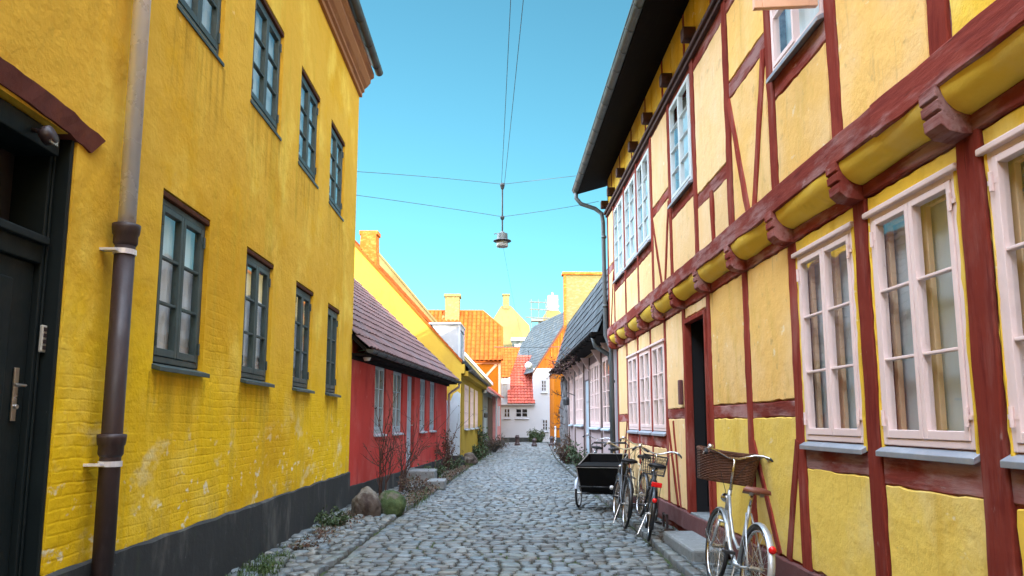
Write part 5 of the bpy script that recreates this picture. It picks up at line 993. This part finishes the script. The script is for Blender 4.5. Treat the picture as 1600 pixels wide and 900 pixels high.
def bike(name, label, loc, rz, lean, fm, fendm=None, basket=None, saddle='blacksaddle', rear_light=True, guard=None, group='bicycles parked along the right wall', bar='chrome', hz=1.13, rack=True, steps=True):
    t = thing(name, label, 'bicycle', loc, rz, group); t.rotation_euler = (R(lean), 0, R(rz)); rr = .34
    rc, fc = (-.50, 0, rr), (.60, 0, rr); A = lambda: MB(True)
    wheel(t, rc, rr); wheel(t, fc, rr)
    if fendm: fender(t, rc, rr + .022, 20, 205, fendm); fender(t, fc, rr + .022, 5, 165, fendm)
    mb = A(); bb = (-.06, 0, .29); st_ = (-.20, 0, .80); hb, ht_ = (.465, 0, .60), (.395, 0, .88)
    mb.tube([bb, st_], .0155, 10); mb.tube([hb, ht_], .019, 10)
    if steps:
        mb.tube([(.44, 0, .69), (.33, 0, .52), (.18, 0, .38), (.05, 0, .31), bb], .019, 10)
        mb.tube([(.405, 0, .84), (.30, 0, .66), (.14, 0, .49), (-.02, 0, .42), (-.10, 0, .44)], .0145, 10)
    else:
        mb.tube([(.45, 0, .66), bb], .018, 10); mb.tube([(.40, 0, .85), (-.195, 0, .78)], .0155, 10)
    for s_ in (-1, 1):
        mb.tube([(-.07, s_ * .03, .29), (-.3, s_ * .05, .31), (rc[0], s_ * .062, rr)], .009, 8); mb.tube([(-.19, s_ * .02, .74), (-.32, s_ * .045, .57), (rc[0], s_ * .062, rr)], .008, 8)
    mb.tube([(-.06, -.04, .29), (-.06, .04, .29)], .022, 12); mb.build('frame', fm, t, smooth=True)
    mb = A()
    for s_ in (-1, 1): mb.tube([(.475, s_ * .045, .58), (.50, s_ * .052, .50), (.545, s_ * .055, .40), (fc[0], s_ * .058, rr)], [.013, .013, .011, .009], 8)
    mb.tube([(.475, -.05, .585), (.475, .05, .585)], .014, 8); mb.build('fork', fm, t, smooth=True)
    mb = A(); mb.tube([st_, (-.225, 0, .90)], .0125, 10); mb.build('seat_post', 'chrome', t, smooth=True)
    # saddle: wide rear, narrow nose
    mb = A(); P = []; k = 12
    for i in range(k + 1):
        f = i / k; x = -.36 + .28 * f; hw = .105 * (1 - f) ** .8 * (1 if f > .08 else .82) + .022; zt = .955 + .012 * math.cos(f * 5); P.append((x, hw, zt))
    vs = []
    for x, hw, zt in P:
        for y, dz in ((-1, -.045), (-.95, -.015), (-.6, .0), (0, .004), (.6, .0), (.95, -.015), (1, -.045)): vs.append((x, y * hw, zt + dz))
    mb.add(vs, [(i * 7 + j, i * 7 + j + 1, i * 7 + 8 + j, i * 7 + 7 + j) for i in range(k) for j in range(6)] + [tuple(range(7)), tuple(range(k * 7, k * 7 + 7))] + [(i * 7, i * 7 + 7, i * 7 + 13, i * 7 + 6) for i in range(k)])
    sd_ = mb.build('saddle', saddle, t, smooth=True)
    mb = A()
    for s_ in (-1, 1):
        mb.tube([(-.10, s_ * .015, .925), (-.2, s_ * .03, .905), (-.32, s_ * .04, .925)], .005, 6)
        mb.tube([(-.33 + .008 * math.cos(a) * 0, s_ * .045 + .018 * math.cos(a), .895 + .004 * a / 2) for a in np.arange(0, 18, .6)], .004, 5)
    mb.build('saddle_springs', 'steel', sd_)
    # stem and swept handlebar
    mb = A(); hx = .375; mb.tube([ht_, (.372, 0, hz - .02), (.40, 0, hz)], .0115, 10)
    c_ = [(.40, 0, hz)]
    half = [(.40, .05, hz + .004), (.405, .12, hz + .03), (.40, .19, hz + .055), (.35, .26, hz + .06), (.26, .30, hz + .045), (.15, .325, hz + .02)]
    mb.tube([(x, -y, z) for x, y, z in half[::-1]] + c_ + half, .0115, 10); hb_ = mb.build('handlebar', bar, t, smooth=True)
    for s_ in (-1, 1):
        MB(True).tube([(.27, s_ * .298, hz + .046), (.20, s_ * .314, hz + .032), (.13, s_ * .33, hz + .014)], .0165, 10).build('grip', 'rubber', hb_, smooth=True)
        MB(True).tube([(.33, s_ * .265, hz + .05), (.32, s_ * .30, hz + .02), (.2, s_ * .34, hz - .0)], .006, 6).build('brake_lever', 'steel', hb_)
    MB(True).lathe([(0, .03), (.02, .026), (.028, .01), (.028, 0), (0, 0)], (.36, .235, hz + .07), None, 14).build('bell', 'chrome', hb_, smooth=True)
    mb = A(); mb.tube([(.33, -.25, hz + .05), (.43, -.15, hz - .02), (.43, -.03, hz - .2), (.46, -.03, .75), (.5, -.05, .6)], .003, 5); mb.tube([(.33, .25, hz + .05), (.45, .12, hz - .06), (.42, .03, .85), (.3, .03, .58)], .003, 5); mb.build('brake_cable', 'rubber', t)
    # crank, pedals, chain
    mb = A(); mb.lathe([(.02, -.003), (.095, -.003), (.098, 0), (.095, .003), (.02, .003)], (-.06, -.055, .29), RXZ, 24); mb.tube([(-.06, -.075, .29), (.07, -.085, .18)], .009, 8); mb.tube([(-.06, .06, .29), (-.19, .085, .40)], .009, 8); mb.build('crank', 'chrome', t)
    for p_ in ((.07, -.13, .18), (-.19, .13, .40)): MB(True).box(p_[0] - .045, p_[0] + .045, p_[1] - .045, p_[1] + .045, p_[2] - .012, p_[2] + .012).build('pedal', 'rubber', t, bevel=.004)
    if guard:
        mb = A(); o_ = [(-.06 + .115 * math.cos(a), .29 + .115 * math.sin(a)) for a in np.linspace(-1.4, 1.5, 12)] + [(-.5 + .075 * math.cos(a), .34 + .075 * math.sin(a)) for a in np.linspace(1.6, 4.6, 10)]
        mb.prism([(x, -.05, z) for x, z in o_], (0, -.022, 0)); mb.build('chain_guard', guard, t, bevel=.006)
    else:
        mb = A(); mb.tube([(-.06, -.055, .383), (-.5, -.055, .38)], .005, 5); mb.tube([(-.06, -.055, .197), (-.5, -.055, .30)], .005, 5); mb.build('chain', 'steel', t)
    if rack:
        mb = A()
        for s_ in (-1, 1):
            mb.tube([(-.24, s_ * .05, .715), (-.5, s_ * .06, .725), (-.76, s_ * .05, .72)], .005, 6); mb.tube([(-.62, s_ * .06, .72), (-.5, s_ * .065, .345)], .004, 6)
        for x in (-.34, -.5, -.66, -.76): mb.tube([(x, -.058, .722), (x, .058, .722)], .004, 6)
        mb.build('luggage_rack', 'steel' if fm != 'blackframe' else 'wire', t)
    mb = A(); mb.tube([(-.14, .05, .29), (-.24, .13, .03), (-.20, .15, .012)], .007, 6); mb.build('kickstand', 'steel', t)
    if rear_light:
        a = R(147); x, z = rc[0] + (rr + .03) * math.cos(a), rc[2] + (rr + .03) * math.sin(a)
        mb = A(); mb.lathe([(0, .028), (.018, .026), (.029, .014), (.031, 0), (0, 0)], (x - .005, 0, z), Matrix.Rotation(R(-90), 3, 'Y'), 16); mb.build('rear_light', 'redlens', t, smooth=True)
        if rear_light == 2: MB(True).box(-.80, -.775, -.065, .065, .70, .76).build('rear_reflector', 'redlens', t, bevel=.008)
    mb = A(); mb.lathe([(0, -.05), (.025, -.04), (.04, 0), (.043, .02), (0, .025)], (.50, 0, .80), Matrix.Rotation(R(90), 3, 'Y'), 14); mb.build('front_light', 'chrome', t, smooth=True)
    if basket == 'wicker':
        mb = A(); k = 64; nl_ = 22; vs = []; hw, hd, z0, z1 = .272, .165, hz - .225, hz + .045
        for r_i in range(nl_ + 1):
            f = r_i / nl_; z = z0 + (z1 - z0) * f; g_ = .86 + .14 * f
            for j in range(k):
                a = 2 * math.pi * j / k; ca, sa = math.cos(a), math.sin(a); e = .5
                x = hd * g_ * math.copysign(abs(ca) ** e, ca); y = hw * g_ * math.copysign(abs(sa) ** e, sa); b_ = 1 + .016 * (1 if (j // 2 + r_i) % 2 else -1)
                vs.append((.60 + x * b_, y * b_, z + .012 * math.sin(a * 2) * f))
        fs = [(i * k + j, i * k + (j + 1) % k, i * k + k + (j + 1) % k, i * k + k + j) for i in range(nl_) for j in range(k)] + [tuple(range(k))]
        mb.add(vs, fs); b_ = mb.build('basket', 'wicker', t); so_ = b_.modifiers.new('thick', 'SOLIDIFY'); so_.thickness = .012
        mb = A(); top = [Vector(v) for v in vs[-k:]]; mb.tube(top, .016, 7, closed=True); bot = [Vector(v) for v in vs[:k]]; mb.tube(bot, .013, 7, closed=True)
        for j in range(0, k, 4): mb.tube([Vector(vs[i * k + j]) for i in range(0, nl_ + 1, 3)], .006, 5)
        mb.build('basket_rim', 'wicker', b_)
    if basket == 'wire':
        mb = A(); x0, x1, hw, z0, z1 = .46, .74, .17, hz - .30, hz - .04
        for z in np.linspace(z0, z1, 7):
            g_ = .85 + .15 * (z - z0) / (z1 - z0); mb.tube([(x0, -hw * g_, z), (x1, -hw * g_, z), (x1, hw * g_, z), (x0, hw * g_, z)], .0035 if z < z1 - .01 else .007, 5, closed=True)
        for y in np.linspace(-hw, hw, 11):
            mb.tube([(x0, y, z1), (x0, y * .85, z0), (x1, y * .85, z0), (x1, y, z1)], .003, 4)
        for x in np.linspace(x0, x1, 8):
            mb.tube([(x, -hw, z1), (x, -hw * .85, z0), (x, hw * .85, z0), (x, hw, z1)], .003, 4)
        mb.build('basket', 'wire', t)
    return t
bike('bicycle', 'silver step through bicycle with brown wicker basket and curved handlebar, nearest the viewer', (2.0, 6.5, .0), 89, 9, 'silverframe', 'silverframe', 'wicker', 'leather', True, None, hz=1.17, rack=False)
bike('bicycle', 'black bicycle with dark wire basket and red rear reflectors, next to the door step', (1.98, 10.0, .0), 80, 9, 'blackframe', 'blackframe', 'wire', 'blacksaddle', 2, 'blackframe', hz=1.06)
bike('bicycle', 'dark bicycle with pale chain guard and cream handlebar, left of the wire basket', (1.80, 11.1, .0), 88, 7, 'blackframe', 'blackframe', None, 'blacksaddle', False, 'whiteframe', bar='creamframe', hz=1.08)
bike('bicycle', 'dark bicycle half hidden behind the black cargo tricycle box', (2.08, 16.6, .0), 84, 8, 'blackframe', 'blackframe', None, 'blacksaddle', False, None, hz=1.10)
bike('bicycle', 'cream framed bicycle against the wall between cargo tricycle and dark bicycle', (2.22, 12.4, .0), 92, 9, 'creamframe', 'blackframe', None, 'blacksaddle', False, None, hz=1.12, bar='creamframe', steps=False)
# cargo tricycle: open black box over two front wheels (local frame: x towards its front)
t = thing('cargo_tricycle', 'black cargo tricycle with big open wooden box facing the viewer, by the kerb', 'tricycle', (1.96, 13.45, 0), -108)
A = lambda: MB(True)
for y in (-.43, .43):
    wheel(t, (.42, y, .25), .25, .02, 'whiteframe', 24); fender(t, (.42, y, .25), .275, 20, 165, 'zincflat', .06)
wheel(t, (-1.15, 0, .33), .33, .02, 'chrome', 28); fender(t, (-1.15, 0, .33), .355, 10, 175, 'blackframe')
mb = A(); o0 = [(-.12, -.31), (.78, -.31), (.78, .31), (-.12, .31)]; o1 = [(-.2, -.36), (.92, -.36), (.92, .36), (-.2, .36)]; zb, zf = .30, .82
def ring(o_, z0, z1): return [(x, y, z1 if x < 0 else z0) for x, y in o_]
vo = [(x, y, .30) for x, y in o0] + ring(o1, .72, .90); i0 = [(x * .97, y * .94, .32) for x, y in o0]; i1 = [(x - .02 * (1 if x > 0 else -1), y * .955, z) for (x, y, z) in ring(o1, .72, .90)]
mb.add(vo + i0 + i1, [(0, 1, 2, 3)] + [(i, (i + 1) % 4, 4 + (i + 1) % 4, 4 + i) for i in range(4)] + [(8 + i, 8 + (i + 1) % 4, 12 + (i + 1) % 4, 12 + i) for i in range(4)] + [(8, 9, 10, 11)] + [(4 + i, 4 + (i + 1) % 4, 12 + (i + 1) % 4, 12 + i) for i in range(4)]); bx = mb.build('cargo_box', 'boxwood', t)
mb = A(); tp = [Vector(v) for v in ring(o1, .725, .905)]
for i in range(4): mb.tube([tp[i], tp[(i + 1) % 4]], .011, 6)
for i in range(4): mb.tube([vo[i], vo[i + 4]], .009, 6)
mb.build('box_trim', 'boxtrim', bx)
mb = A(); mb.prism([(.3, -.335, .76), (.93, -.365, .73), (.93, .365, .73), (.3, .335, .76)], (0, 0, .02)); mb.build('box_cover', 'boxwood', bx)
mb = A(); mb.tube([(.42, -.45, .25), (.42, .45, .25)], .016, 8); mb.tube([(.42, -.30, .27), (-.1, -.2, .28), (-.35, 0, .3)], .016, 8); mb.tube([(.42, .30, .27), (-.1, .2, .28), (-.35, 0, .3)], .016, 8)
mb.tube([(-.35, 0, .3), (-.62, 0, .30), (-1.15, .07, .33)], .018, 8); mb.tube([(-.62, 0, .30), (-.80, 0, .82)], .016, 8); mb.tube([(-.35, 0, .3), (-.55, 0, .55), (-.76, 0, .7)], .016, 8); mb.tube([(-.78, .04, .72), (-1.15, .07, .33), (-1.15, -.07, .33), (-.78, -.04, .72)], .009, 8)
mb.tube([(.86, -.30, .33), (.90, -.32, .4), (.90, .32, .4), (.86, .30, .33)], .013, 8); mb.build('frame', 'blackframe', t, smooth=True)
mb = A(); mb.tube([(-.22, -.30, .86), (-.36, -.34, 1.06), (-.40, -.3, 1.1), (-.40, .3, 1.1), (-.36, .34, 1.06), (-.22, .30, .86)], .013, 8); hb_ = mb.build('handlebar', 'blackframe', t, smooth=True)
for s_ in (-1, 1): MB(True).tube([(-.40, s_ * .16, 1.1), (-.40, s_ * .3, 1.1)], .019, 8).build('grip', 'rubber', hb_)
mb = A(); mb.tube([(-.80, 0, .8), (-.83, 0, .93)], .013, 8); mb.build('seat_post', 'chrome', t)
mb = A(); mb.lathe([(0, .03), (.07, .028), (.115, .01), (.115, -.02), (.05, -.03), (0, -.03)], (-.86, 0, .97), Matrix.Diagonal((1.25, .95, 1)), 18); mb.build('saddle', 'blacksaddle', t, smooth=True)
mb = A(); mb.lathe([(0, .03), (.03, .025), (.038, 0), (0, 0)], (.93, .24, .40), Matrix.Rotation(R(90), 3, 'Y'), 14); mb.build('front_reflector', 'lens', t, smooth=True)
mb = A(); mb.lathe([(.02, -.003), (.085, -.003), (.085, .003), (.02, .003)], (-.62, -.06, .30), RXZ, 20); mb.tube([(-.62, -.08, .3), (-.5, -.09, .2)], .009, 6); mb.tube([(-.62, .06, .3), (-.74, .09, .4)], .009, 6); mb.build('crank', 'chrome', t)
for p_ in ((-.5, -.13, .2), (-.74, .13, .4)): MB(True).box(p_[0] - .045, p_[0] + .045, p_[1] - .04, p_[1] + .04, p_[2] - .012, p_[2] + .012).build('pedal', 'rubber', t)
